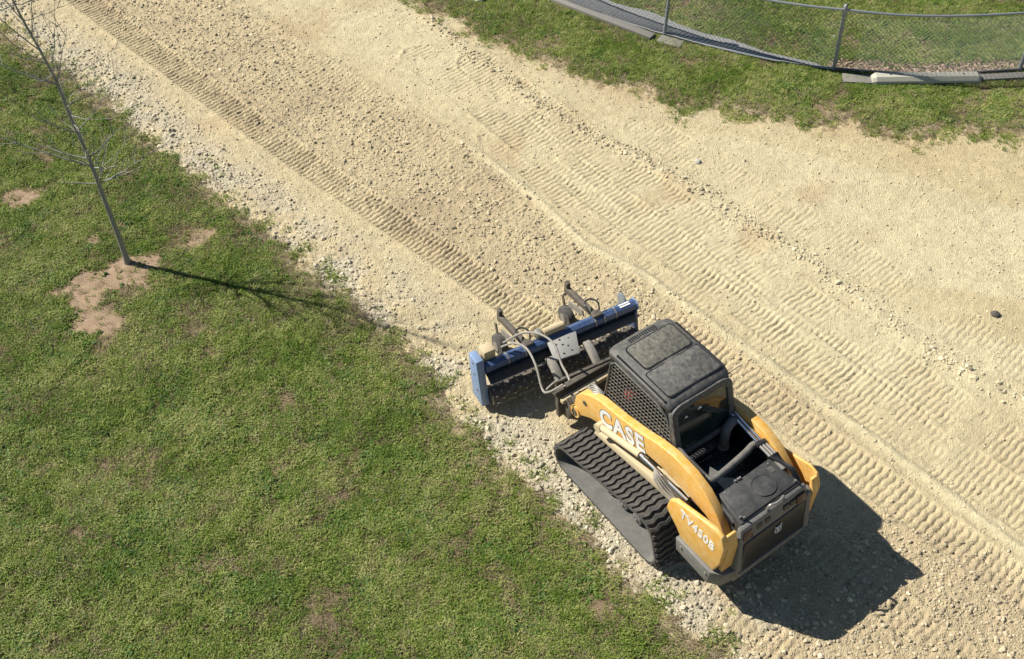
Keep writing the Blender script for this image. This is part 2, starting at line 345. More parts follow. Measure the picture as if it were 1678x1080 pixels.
def road_keep(x, y): return lawn_sd(x, y)[0] < .16
def road_f(x, y):
    h, c, d, s, sd = road_fields(x, y); return h, {'tone': c}
STEP = .0155
me = grid_mesh('gravel_road', spread(-9.9, 9.9, STEP, 12, 1.25), spread(5.4, 19.6, STEP, 6, 1.25), road_keep, road_f)
road = tag(link('gravel_road', me, M['road']), kind='structure')
def lawn_keep(x, y): return lawn_sd(x, y)[0] > -.12
def lawn_f(x, y):
    h, dens, bare, thin, litter, sd = lawn_fields(x, y)
    g = np.array((.05, .055, .022)); d = np.array((.31, .222, .148)); br = np.array((.13, .10, .06)); lt = np.array((.24, .18, .13))
    c = np.ones(x.shape+(3,))*lerp(g, br, .45)
    c = lerp(c, d, np.clip(bare+thin*.55, 0, 1)[..., None]); c = lerp(c, np.array((.45, .36, .235)), (sstep(.30, .05, sd)*.9)[..., None]); c = lerp(c, lt, litter[..., None])
    c *= (.75+.5*fbm(x, y, .12, 3, 5))[..., None]
    return h, {'tone': c, 'dens': dens}
me = grid_mesh('lawn', spread(-9.9, 10.4, .05, 12, 1.25), spread(5.3, 20.2, .05, 8, 1.25), lawn_keep, lawn_f)
lawn = tag(link('lawn', me, M['soil']), kind='structure')
# far ground sheet to the horizon
def far_mat():
    m = mat('far meadow', (.10, .12, .045), .95, dust=.5, dust_col=(.17, .15, .08), dscale=.4); return m
gme = raw_mesh('ground', np.array([(-600, -600, -.22), (600, -600, -.22), (600, 600, -.22), (-600, 600, -.22)]), np.array([[0, 1, 2, 3]]))
tag(link('ground', gme, far_mat()), kind='structure')

# ------------------------------------------------------------------ loose stones (stuff) on the road
def stone_mesh(name, pts, sizes, cols):
    ph = (1+5**.5)/2
    base = np.array([(-1, ph, 0), (1, ph, 0), (-1, -ph, 0), (1, -ph, 0), (0, -1, ph), (0, 1, ph), (0, -1, -ph), (0, 1, -ph), (ph, 0, -1), (ph, 0, 1), (-ph, 0, -1), (-ph, 0, 1)])/1.9
    fc = np.array([(0, 11, 5), (0, 5, 1), (0, 1, 7), (0, 7, 10), (0, 10, 11), (1, 5, 9), (5, 11, 4), (11, 10, 2), (10, 7, 6), (7, 1, 8), (3, 9, 4), (3, 4, 2), (3, 2, 6), (3, 6, 8), (3, 8, 9), (4, 9, 5), (2, 4, 11), (6, 2, 10), (8, 6, 7), (9, 8, 1)])
    n = len(pts); q = rng.normal(size=(n, 3, 3)); Q = np.linalg.qr(q)[0]
    V = np.einsum('nij,kj->nki', Q, base)*(1+rng.uniform(-.22, .22, (n, 12, 1)))
    ang = rng.uniform(0, 2*np.pi, n); sx = rng.uniform(.8, 1.45, n); sy = rng.uniform(.7, 1.05, n); sz = rng.uniform(.5, .9, n)
    V = V*np.stack([sx, sy, sz], 1)[:, None, :]
    c, s = np.cos(ang)[:, None], np.sin(ang)[:, None]; X = V[..., 0]*c-V[..., 1]*s; Y = V[..., 0]*s+V[..., 1]*c
    V = np.stack([X, Y, V[..., 2]], -1)*sizes[:, None, None]+pts[:, None, :]
    F = (fc[None]+12*np.arange(n)[:, None, None]).reshape(-1, 3)
    return raw_mesh(name, V.reshape(-1, 3), F, {'tone': np.repeat(cols, 12, 0)}, smooth=False)
def stone_mat():
    m = bpy.data.materials.new('stone'); m.use_nodes = True; n = m.node_tree; P = n.nodes['Principled BSDF']; P.inputs['Roughness'].default_value = .9
    P.inputs['Specular IOR Level'].default_value = .25
    at = n.nodes.new('ShaderNodeAttribute'); at.attribute_name = 'tone'
    nz = n.nodes.new('ShaderNodeTexNoise'); nz.inputs['Scale'].default_value = 90; nz.inputs['Detail'].default_value = 3
    mr = n.nodes.new('ShaderNodeMapRange'); mr.inputs['To Min'].default_value = .7; mr.inputs['To Max'].default_value = 1.3
    n.links.new(nz.outputs['Fac'], mr.inputs['Value'])
    vm = n.nodes.new('ShaderNodeVectorMath'); vm.operation = 'SCALE'
    n.links.new(at.outputs['Color'], vm.inputs[0]); n.links.new(mr.outputs[0], vm.inputs['Scale']); n.links.new(vm.outputs[0], P.inputs['Base Color'])
    return m
M['stone'] = stone_mat()
N = 190000
px = rng.uniform(-10.5, 10.5, N); py = rng.uniform(5.2, 19.8, N)
vis = np.abs(px) < .435*py+3.6
px, py = px[vis], py[vis]; per = N/(21*14.6)
hh, cc, dd, ss, sdv = road_fields(px, py)
ok = rng.random(len(px)) < dd/per*.8
px, py, hh, cc, ss = px[ok], py[ok], hh[ok], cc[ok], ss[ok]
sz = ss*np.clip(rng.lognormal(0, .5, len(px)), .4, 3.2)
sc = lerp(cc, np.array((.48, .43, .32)), .35)*rng.uniform(.72, 1.22, (len(px), 1))
dark = rng.random(len(px)) < .035; sc[dark] *= .5; pale_ = rng.random(len(px)) < .12; sc[pale_] *= 1.35; sc = np.clip(sc, 0, .75)  # a random few stones darker, some paler
print('stones', len(px))
stones = tag(link('loose_gravel', stone_mesh('loose_gravel', np.stack([px, py, hh+sz*.25], 1), sz, sc), M['stone']), 'loose tan and grey gravel scattered over the dirt road', 'gravel', kind='stuff')

def h_at(x, y, lawn_=False):
    x = np.array([float(x)]); y = np.array([float(y)])
    return float(lawn_fields(x, y)[0][0] if lawn_ else road_fields(x, y)[0][0])

# ------------------------------------------------------------------ grass (stuff, geometry-node instances of leaf tufts)
def grass_mat(name, c0, c1, c2):
    m = bpy.data.materials.new(name); m.use_nodes = True; n = m.node_tree; P = n.nodes['Principled BSDF']; L = n.links.new
    P.inputs['Roughness'].default_value = .6; P.inputs['Specular IOR Level'].default_value = .25
    oi = n.nodes.new('ShaderNodeObjectInfo'); ge = n.nodes.new('ShaderNodeNewGeometry')
    nz = n.nodes.new('ShaderNodeTexNoise'); nz.inputs['Scale'].default_value = .8; nz.inputs['Detail'].default_value = 7; nz.inputs['Roughness'].default_value = .65; L(ge.outputs['Position'], nz.inputs['Vector'])
    rp = n.nodes.new('ShaderNodeValToRGB'); e = rp.color_ramp.elements
    e[0].position = .30; e[0].color = (*c0, 1); e[1].position = .72; e[1].color = (*c2, 1); x = e.new(.5); x.color = (*c1, 1)
    ad = n.nodes.new('ShaderNodeMath'); ad.operation = 'MULTIPLY_ADD'; ad.inputs[1].default_value = .46; L(oi.outputs['Random'], ad.inputs[0])
    sb = n.nodes.new('ShaderNodeMath'); sb.operation = 'SUBTRACT'; sb.inputs[1].default_value = .23; L(nz.outputs['Fac'], sb.inputs[0]); L(sb.outputs[0], ad.inputs[2])
    L(ad.outputs[0], rp.inputs[0]); L(rp.outputs[0], P.inputs['Base Color'])
    tr = n.nodes.new('ShaderNodeBsdfTranslucent'); L(rp.outputs[0], tr.inputs['Color'])
    mx = n.nodes.new('ShaderNodeMixShader'); mx.inputs[0].default_value = .25; L(P.outputs[0], mx.inputs[1]); L(tr.outputs[0], mx.inputs[2])
    L(mx.outputs[0], n.nodes['Material Output'].inputs['Surface']); return m
M['grass'] = grass_mat('grass blades', (.115, .195, .024), (.24, .325, .055), (.45, .455, .17))
M['weed'] = grass_mat('weed leaves', (.06, .135, .03), (.11, .20, .045), (.18, .26, .08))
M['straw'] = grass_mat('dead grass', (.24, .19, .10), (.34, .28, .16), (.42, .36, .22))
def tuft(name, n, ln, spread_, wd, lean, m, broad=False):
    V, F = [], []
    for i in range(n):
        a = random.uniform(0, 6.283); r = spread_*math.sqrt(random.random()); x, y = r*math.cos(a), r*math.sin(a)
        d = random.uniform(0, 6.283); l = ln*random.uniform(.55, 1.15); t = lean*random.uniform(.4, 1.25); wv = wd*random.uniform(.7, 1.3)
        dx, dy = math.cos(d), math.sin(d); qx, qy = -dy, dx; b = len(V)
        z1 = l*.55*math.cos(t*.6); o1 = l*.55*math.sin(t*.6); z2 = z1+l*.45*math.cos(t*1.5); o2 = o1+l*.45*math.sin(t*1.5)
        w1 = wv*(1.5 if broad else .9)
        V += [(x-qx*wv*.6, y-qy*wv*.6, -.005), (x+qx*wv*.6, y+qy*wv*.6, -.005), (x+dx*o1+qx*w1, y+dy*o1+qy*w1, z1), (x+dx*o1-qx*w1, y+dy*o1-qy*w1, z1), (x+dx*o2, y+dy*o2, z2)]
        F += [(b, b+1, b+2, b+3), (b+3, b+2, b+4)]
    me = bpy.data.meshes.new(name); me.from_pydata(V, [], F); me.materials.append(m)
    return bpy.data.objects.new(name, me)            # not linked: only a source of instances
tufts = [tuft('tuft_a', 16, .060, .050, .0035, .9, M['grass']), tuft('tuft_b', 14, .075, .045, .004, 1.0, M['grass']), tuft('tuft_c', 18, .045, .06, .004, 1.2, M['grass']),
         tuft('tuft_d', 15, .055, .055, .0045, .8, M['grass']), tuft('weed_a', 9, .05, .035, .009, 1.35, M['weed'], True), tuft('straw_a', 11, .055, .06, .003, 1.3, M['straw'])]
def scatter(obj, protos, density, smin, smax, seed=0):
    g = bpy.data.node_groups.new('scatter_'+obj.name, 'GeometryNodeTree')
    g.interface.new_socket('Geometry', in_out='INPUT', socket_type='NodeSocketGeometry'); g.interface.new_socket('Geometry', in_out='OUTPUT', socket_type='NodeSocketGeometry')
    nn = g.nodes.new; L = g.links.new
    gi, go = nn('NodeGroupInput'), nn('NodeGroupOutput')
    ds = nn('GeometryNodeDistributePointsOnFaces'); at = nn('GeometryNodeInputNamedAttribute'); at.data_type = 'FLOAT'; at.inputs['Name'].default_value = 'dens'
    mu = nn('ShaderNodeMath'); mu.operation = 'MULTIPLY'; mu.inputs[1].default_value = density; L(at.outputs['Attribute'], mu.inputs[0])
    L(gi.outputs[0], ds.inputs['Mesh']); L(mu.outputs[0], ds.inputs['Density']); ds.inputs['Seed'].default_value = seed
    jn = nn('GeometryNodeJoinGeometry')
    for p in protos:
        oi = nn('GeometryNodeObjectInfo'); oi.inputs['Object'].default_value = p; oi.inputs['As Instance'].default_value = True; L(oi.outputs['Geometry'], jn.inputs[0])
    ip = nn('GeometryNodeInstanceOnPoints'); ip.inputs['Pick Instance'].default_value = True
    rr = nn('FunctionNodeRandomValue'); rr.data_type = 'FLOAT_VECTOR'; rr.inputs[0].default_value = (-.18, -.18, 0); rr.inputs[1].default_value = (.18, .18, 6.283); rr.inputs['Seed'].default_value = seed+3
    rs = nn('FunctionNodeRandomValue'); rs.data_type = 'FLOAT'; rs.inputs[2].default_value = smin; rs.inputs[3].default_value = smax; rs.inputs['Seed'].default_value = seed+9
    L(ds.outputs['Points'], ip.inputs['Points']); L(jn.outputs[0], ip.inputs['Instance']); L(rr.outputs[0], ip.inputs['Rotation']); L(rs.outputs[1], ip.inputs['Scale'])
    L(ip.outputs[0], go.inputs[0])
    md = obj.modifiers.new('scatter', 'NODES'); md.node_group = g
def vis_keep(x, y): return (lawn_sd(x, y)[0] > -.42) & (np.abs(x) < .435*y+3.6) & (np.abs(x) < 11)
def dens_f(x, y):
    h, dens, bare, thin, lit, sd = lawn_fields(x, y)
    stray = sstep(.54, .68, fbm(x, y, .17, 3, 4))*sstep(-.42, .0, sd)*(sd < .25)*.7*(1-bare)
    hr = road_fields(x, y)[0]
    return np.where(sd < .2, np.maximum(h, hr), h), {'dens': np.maximum(dens, stray)}
def weed_f(x, y):
    h, dens, *_ = lawn_fields(x, y); return h, {'dens': dens*sstep(.48, .68, fbm(x, y, .45, 3, 1))}
def straw_f(x, y):
    h, dens, bare, thin, lit, sd = lawn_fields(x, y); h = np.where(sd < .2, np.maximum(h, road_fields(x, y)[0]), h); return h, {'dens': np.clip(sstep(-.2, .15, sd)*(.18+.8*sstep(.45, .7, fbm(x, y, .5, 3, 6))+.5*sstep(.4, .05, sd))*(1-bare*.8), 0, 1)}
xs, ys = np.arange(-10.6, 10.9, .08), np.arange(5.0, 20.6, .08)
g1 = tag(link('grass', grid_mesh('grass', xs, ys, vis_keep, dens_f), None), 'short green grass covering the lawns beside the road', 'grass', kind='stuff'); scatter(g1, tufts[:4], 1150, .5, 1.2, 1)
g2 = tag(link('weeds', grid_mesh('weeds', xs, ys, vis_keep, weed_f), None), 'dark broadleaf weeds growing in patches through the lawn', 'weeds', kind='stuff'); scatter(g2, tufts[4:5], 320, .55, 1.35, 2)
g3 = tag(link('dead_grass', grid_mesh('dead_grass', xs, ys, vis_keep, straw_f), None), 'dry straw coloured grass mixed into the lawn', 'dead grass', kind='stuff'); scatter(g3, tufts[5:6], 560, .6, 1.2, 3)

#MARK_OBJECTS
# ------------------------------------------------------------------ chain-link fence
def resample(P, step):
    P = [Vector((p[0], p[1], 0)) for p in P]; P = smooth_path(P, 12); out = [P[0]]; acc = 0; need = step
    for a, b in zip(P, P[1:]):
        l = (b-a).length
        while acc+l >= need:
            out.append(a+(b-a)*((need-acc)/l)); need += step
        acc += l
    return out
FP = resample(FENCE[1:-1], .08)
def near_i(x, y): return min(range(len(FP)), key=lambda i: (FP[i].x-x)**2+(FP[i].y-y)**2)
POSTS = [near_i(*p) for p in ((.2, 19.45), (2.75, 17.8), (5.6, 16.76), (8.72, 16.72), (11.4, 17.3))]
FH = 1.24
fence = empty('chain_link_fence', (FP[POSTS[2]].x, FP[POSTS[2]].y, 0))
tag(fence, 'galvanised chain link fence curving round the lawn at the top right', 'fence')
fo = fence.location
def fpt(i, z): p = FP[i]; return (p.x-fo.x, p.y-fo.y, z)
lean_ = {0: (.0, .0), 1: (.02, .02), 2: (-.05, .03), 3: (-.03, .0), 4: (0, 0)}
for k, i in enumerate(POSTS):
    b = fpt(i, -.1); lx, ly = lean_[k]
    po = B().tube([b, (b[0]+lx, b[1]+ly, FH+.02)], .032, 12).build('post', M['galv'], fence, smooth=True)
    t = (b[0]+lx, b[1]+ly)
    B().tube([(*t, FH+.0), (*t, FH+.03), (*t, FH+.055), (*t, FH+.075)], [.038, .038, .028, .008], 12).build('post_cap', M['galv'], po, smooth=True)
    for z in (.22, .55, .88, 1.12):
        f_ = z/FH; B().tube([(b[0]+lx*f_, b[1]+ly*f_, z-.01), (b[0]+lx*f_, b[1]+ly*f_, z+.01)], .037, 12).build('tie_band', M['galv'], po, smooth=True)
for k in range(len(POSTS)-1):
    i0, i1 = POSTS[k], POSTS[k+1]
    rng_i = range(i0, i1+1, 2)
    def zz(i, z): return z + (.012*math.sin(i*.21) if z < .3 else -.02*math.sin(math.pi*(i-i0)/(i1-i0)))
    B().tube([fpt(i, zz(i, FH-.02)) for i in rng_i], .021, 8).build('top_rail', M['galv'], fence, smooth=True)
    B().tube([fpt(i, zz(i, .07)) for i in rng_i], .024, 8).build('bottom_rail', M['galv'] if k < 2 else M['railbk'], fence, smooth=True)
    bw = B(); n = i1-i0; rows = int((FH-.1)/.08)
    def wire(pts): bw.tube(pts, .0030, 3, caps=False)
    for s in range(-rows, n+1):
        for sg in (1, -1):
            pts = []
            for r in range(rows+1):
                c = s+r if sg == 1 else s+rows-r
                if 0 <= c <= n: pts.append((c, r))
            if len(pts) > 1:
                keep = pts[::4]+([pts[-1]] if (len(pts)-1) % 4 else [])
                if len(keep) > 1: wire([fpt(i0+c, .07+r*.08) for c, r in keep])
    o = bw.build('chain_link_mesh', M['wire'], fence); o['kind'] = 'stuff'
# ------------------------------------------------------------------ edging, weed fabric, wheel stop along the fence
def strip(pa, pb, z, m, name):
    V = [(p[0], p[1], h_at(p[0], p[1], True)+z) for p in pa]+[(p[0], p[1], h_at(p[0], p[1], True)+z) for p in pb]
    n = len(pa); F = np.array([(i, i+1, n+i+1, n+i) for i in range(n-1)])
    return link(name, raw_mesh(name, np.array(V), F), m)
ia, ib = near_i(.5, 19.3), near_i(5.35, 16.8)
pa, pb = [], []
for i in range(ia, ib+1):
    f_ = (i-ia)/(ib-ia); p = FP[i]; wd = .62*(1-f_)**.8+.05; t = (FP[min(i+1, len(FP)-1)]-FP[i-1]).normalized(); nrm = Vector((-t.y, t.x, 0))
    wd *= 1+.12*math.sin(i*.31)
    pa.append(p-nrm*.03); pb.append(p+nrm*wd)
tag(strip(pa, pb, .055, M['mat'], 'weed_fabric'), 'grey weed fabric strip lying along the inside of the fence', 'ground cover')
def board(p0, p1, wd, ht, label, m, z=None):
    cx, cy = (p0[0]+p1[0])/2, (p0[1]+p1[1])/2; l = math.hypot(p1[0]-p0[0], p1[1]-p0[1])
    z = h_at(cx, cy, True)-.03 if z is None else z
    b = B()
    n = 8; top = []
    for i in range(n):
        x0, x1 = -l/2+l*i/n, -l/2+l*(i+1)/n
        if i == 0: pts = []
    b.box((-l/2, -wd/2, 0), (l/2, wd/2, ht))
    o = b.build('edging_board', m, bevel=.006); o.location = (cx, cy, z); o.rotation_euler = (random.uniform(-.02, .02), random.uniform(-.008, .008), math.atan2(p1[1]-p0[1], p1[0]-p0[0]))
    return tag(o, label, 'edging board', 'boards edging the foot of the fence')
board((.42, 19.22), (2.50, 17.70), .17, .10, 'long grey edging board running out of the top of the photo', M['concdark'])
board((2.62, 17.70), (3.0, 17.50), .22, .06, 'short grey edging board at the foot of the left fence post', M['concdark'])
board((5.66, 16.50), (6.2, 16.44), .24, .075, 'short flat grey board left of the concrete wheel stop', M['concdark'])
board((7.98, 16.50), (9.4, 16.62), .16, .09, 'weathered grey board right of the concrete wheel stop', M['concdark'])
ws = B()
prof = [(-.12, 0), (.12, 0), (.115, .085), (.065, .15), (-.065, .15), (-.115, .085)]
L2 = .93
def wsec(x, s=1, zt=1): return [(x, y*s, z*zt) for y, z in prof]
secs = [wsec(-L2, .8, .75), wsec(-L2+.06), wsec(L2-.06), wsec(L2, .8, .75)]
for a, b_ in zip(secs, secs[1:]): 
    va = [ws.bm.verts.new(p) for p in a]; vb = [ws.bm.verts.new(p) for p in b_]
    for k in range(6): ws.bm.faces.new((va[k], va[(k+1) % 6], vb[(k+1) % 6], vb[k]))
    if a is secs[0]: ws.bm.faces.new(va)
    if b_ is secs[-1]: ws.bm.faces.new(vb)
bmesh.ops.remove_doubles(ws.bm, verts=ws.bm.verts, dist=1e-5)
wso = empty('wheel_stop', (7.06, 16.44, h_at(7.06, 16.44, True)+.0), R(1)); tag(wso, 'pale concrete wheel stop lying in the grass below the fence', 'wheel stop')
ws.build('concrete_block', M['concrete'], wso, bevel=.006, smooth=False)
for x0, x1 in ((-.55, -.15), (.12, .6)): B().box((x0, -.1235, .002), (x1, -.112, .045)).build('drain_slot_shade', M['black'], wso)  # black boxes stand in for the shade inside the drain notches
for x in (-.62, .62): B().tube([(x, 0, .148), (x, 0, .156)], .018, 10).build('anchor_pin', M['darksteel'], wso)
# leaf litter along the fence foot
nl = 1700
u = rng.uniform(5.5, 10.5, nl); fy = np.interp(u, [p[0] for p in FENCE], [p[1] for p in FENCE]); lyv = fy+np.abs(rng.normal(.05, .13, nl))
hz = lawn_fields(u, lyv)[0]; a = rng.uniform(0, 6.28, nl); s_ = rng.uniform(.018, .042, nl)
V = []; 
for k in range(nl):
    c_, q_ = math.cos(a[k])*s_[k], math.sin(a[k])*s_[k]; tl = rng.uniform(-.015, .02, 4)
    V += [(u[k]-c_, lyv[k]-q_, hz[k]+.02+tl[0]), (u[k]+q_*.5, lyv[k]-c_*.5, hz[k]+.022+tl[1]), (u[k]+c_, lyv[k]+q_, hz[k]+.02+tl[2]), (u[k]-q_*.5, lyv[k]+c_*.5, hz[k]+.022+tl[3])]
F = np.arange(4*nl).reshape(-1, 4)
lc = np.array((.30, .215, .16))*rng.uniform(.45, 1.7, (nl, 1))
tag(link('leaf_litter', raw_mesh('leaf_litter', np.array(V), F, {'tone': np.repeat(lc, 4, 0)}, smooth=False), M['stone']), 'dry brown leaf litter along the foot of the fence', 'leaf litter', kind='stuff')
# single rocks and scraps that can be picked out
def rock(name, x, y, s, col, label, cat='rock', lawn_=False, flat=.7, group=None):
    me = bpy.data.meshes.new(name); bm = bmesh.new(); bmesh.ops.create_icosphere(bm, subdivisions=2, radius=1)
    for v in bm.verts:
        v.co *= 1+random.uniform(-.13, .13); v.co.z *= flat; v.co.x *= 1.2
    bm.to_mesh(me); bm.free(); o = link(name, me, mat(name+' stone', col, .9, dust=.3, dscale=20, bump=.4, bscale=40))
    o.scale = (s, s, s); o.location = (x, y, h_at(x, y, lawn_)+s*flat*.45); o.rotation_euler = (0, 0, random.uniform(0, 6)); return tag(o, label, cat, group)
rock('rock', 6.75, 11.02, .055, (.05, .05, .05), 'dark round rock alone on the pale road at the right')
rock('rock', 2.95, 14.35, .05, (.46, .44, .38), 'pale grey rock beside the stone windrow below the left fence post')
rock('rock', -.64, 19.02, .13, (.62, .62, .50), 'pale whitish rock in the grass at the top edge', lawn_=True)
rock('litter_scrap', -1.24, 6.73, .028, (.62, .66, .68), 'small shiny white scrap lying in the lawn', 'litter', True, .35)
rock('litter_scrap', 5.75, 17.79, .035, (.60, .66, .52), 'small pale scrap on the grass behind the middle fence post', 'litter', True, .35)

# ------------------------------------------------------------------ bare young trees
def bare_tree(x, y, trunk, branches, label, seed):
    rd = random.Random(seed)
    root = empty('bare_tree', (x, y, h_at(x, y, True))); tag(root, label, 'tree')
    tr = smooth_path(trunk, 5); n = len(tr); H_ = trunk[-1][2]
    rad = [max(.004, .046*(1-.93*max(p.z/H_, 0)**.8)) for p in tr]; rad[0] = .066; rad[1] = .054
    B().tube(tr, rad, 10).build('trunk', M['bark'], root, smooth=True)
    def twigs(bb, path, r, depth):
        for _ in range(rd.randint(2, 4) if depth else 0):
            i = rd.randint(1, len(path)-2); p = path[i]; d = (path[i+1]-path[i]).normalized()
            sdv = Vector((rd.uniform(-1, 1), rd.uniform(-1, 1), rd.uniform(-.2, .9))).normalized()
            l = rd.uniform(.2, .5); q = (d*.8+sdv*.8).normalized()
            tw = arc(p, p+q*l*.5, p+(q+Vector((0, 0, .25)))*l, 4); bb.tube(tw, [r*.5*(1-.75*t/4) for t in range(5)], 4)
    for (z0, tip, r) in branches:
        i = min(range(n), key=lambda k: abs(tr[k].z-z0)); p = tr[i]; t = Vector(tip)
        mid = p.lerp(t, .5)+Vector((rd.uniform(-.05, .05), rd.uniform(-.05, .05), -.07*(t-p).length))
        path = arc(p, mid, t, 7); path = [q+Vector((rd.uniform(-.012, .012), rd.uniform(-.012, .012), rd.uniform(-.012, .012))) if 0 < k < 7 else q for k, q in enumerate(path)]
        bb = B().tube(path, [r*(1-.8*k/7) for k in range(8)], 6); twigs(bb, path, r, 1)
        bb.build('branch', M['bark'], root, smooth=True)
    return root
rt = random.Random(5)
br = [(1.42, (.62, .12, 1.72), .014), (1.45, (-.55, -.05, 1.55), .012), (1.5, (.25, -.3, 2.0), .011), (1.48, (.9, .2, 2.0), .012), (1.52, (.1, .5, 1.95), .011),
      (1.80, (-1.35, .1, 2.35), .014), (1.85, (-.85, .2, 2.1), .012), (1.9, (.55, .1, 2.45), .013), (1.95, (.15, -.45, 2.5), .011), (2.0, (-.3, .5, 2.6), .011), (1.75, (.45, -.35, 2.1), .012),
      (2.3, (.5, .2, 3.0), .011), (2.35, (-.65, -.1, 2.8), .011), (2.7, (-.25, .45, 3.4), .010), (2.75, (.35, -.3, 3.3), .010),
      (3.0, (-1.0, .1, 3.5), .012), (3.05, (.2, .1, 3.9), .010), (3.1, (-.65, -.3, 3.75), .010), (3.15, (.05, .35, 4.1), .010), (3.5, (-.7, .1, 4.3), .009), (3.7, (0, .15, 4.6), .008), (4.0, (-.6, 0, 4.8), .007), (4.2, (-.1, .1, 5.0), .007)]
br += [(z, (rt.uniform(-.75, .75), rt.uniform(-.6, .6), z+rt.uniform(.15, .8)), .0075) for z in np.linspace(1.45, 4.6, 26)]
bare_tree(-5.6, 12.05, [(0, 0, -.05), (.0, 0, .5), (-.03, .02, 1.2), (-.06, .05, 1.9), (-.13, .08, 2.6), (-.17, .1, 3.2), (-.34, .12, 4.2), (-.5, .15, 5.4)], br, 'leafless young tree standing on the lawn at the left', 3)
br2 = [(z, (rt.uniform(-1, 1), rt.uniform(-1, 1), z+rt.uniform(.4, 1)), .012) for z in np.linspace(1.5, 4.6, 18)]
bare_tree(-12.6, 17.4, [(0, 0, -.05), (.02, 0, 1), (.05, .03, 2.2), (0, .05, 3.5), (.03, 0, 5.1)], br2, 'second leafless tree just outside the left edge whose shadow lies on the lawn', 8)

# ------------------------------------------------------------------ compact track loader (x forward, y left)
MX, MY, HD = 1.873, 8.288, 2.196
loader = empty('compact_track_loader', (MX, MY, 0), HD)
tag(loader, 'yellow and black compact track loader working beside the lawn', 'track loader')
def LB(name, m, parent=None, **k): pass
# tracks
def hull_loop(circs, n=40):
    P = [(c[0]+c[2]*math.cos(2*math.pi*i/n), c[1]+c[2]*math.sin(2*math.pi*i/n)) for c in circs for i in range(n)]
    P = sorted(set((round(a, 5), round(b, 5)) for a, b in P))
    def half(pts):
        h = []
        for p in pts:
            while len(h) > 1 and (h[-1][0]-h[-2][0])*(p[1]-h[-2][1])-(h[-1][1]-h[-2][1])*(p[0]-h[-2][0]) <= 0: h.pop()
            h.append(p)
        return h
    lo, up = half(P), half(P[::-1]); return lo[:-1]+up[:-1]
def loop_resample(P, n):
    P = [Vector((p[0], p[1])) for p in P]; P.append(P[0]); tot = sum((b-a).length for a, b in zip(P, P[1:])); st = tot/n; out = []; acc = 0; need = 0
    for a, b in zip(P, P[1:]):
        l = (b-a).length
        while need < acc+l-1e-9 and len(out) < n:
            out.append((a+(b-a)*((need-acc)/l), (b-a).normalized())); need += st
        acc += l
    return out, st
CIRC = [(.755, .262, .212), (-.60, .46, .285), (-.76, .245, .195)]
RO = hull_loop(CIRC); RI = hull_loop([(c[0], c[1], c[2]-.032) for c in CIRC])
NL = 50
lugpts, pitch = loop_resample(RO, NL)
def lug_mesh():
    b = B(); wy = .225; n = 7; hw = .027
    ys_ = [-wy+2*wy*i/(n-1) for i in range(n)]; off = [(.012 if i % 2 else -.012) for i in range(n)]
    for i in range(n-1):
        y0, y1, o0, o1 = ys_[i], ys_[i+1], off[i], off[i+1]
        if i == 0:
            rows = []
    vt = {}
    lo, hi = [], []
    for i in range(n):
        lo.append([b.bm.verts.new((off[i]-hw, ys_[i], -.004)), b.bm.verts.new((off[i]+hw, ys_[i], -.004))])
        hi.append([b.bm.verts.new((off[i]-hw*.72, ys_[i], .026)), b.bm.verts.new((off[i]+hw*.72, ys_[i], .026))])
    for i in range(n-1):
        b.bm.faces.new((hi[i][0], hi[i][1], hi[i+1][1], hi[i+1][0]))
        b.bm.faces.new((lo[i][0], lo[i+1][0], hi[i+1][0], hi[i][0])); b.bm.faces.new((lo[i][1], lo[i+1][1], hi[i+1][1], hi[i][1]))
    for i in (0, n-1): b.bm.faces.new((lo[i][0], lo[i][1], hi[i][1], hi[i][0]))
    bmesh.ops.recalc_face_normals(b.bm, faces=b.bm.faces)
    me = bpy.data.meshes.new('tread_lug'); b.bm.to_mesh(me); b.bm.free(); me.materials.append(M['rubber']); return me
LUG = lug_mesh()
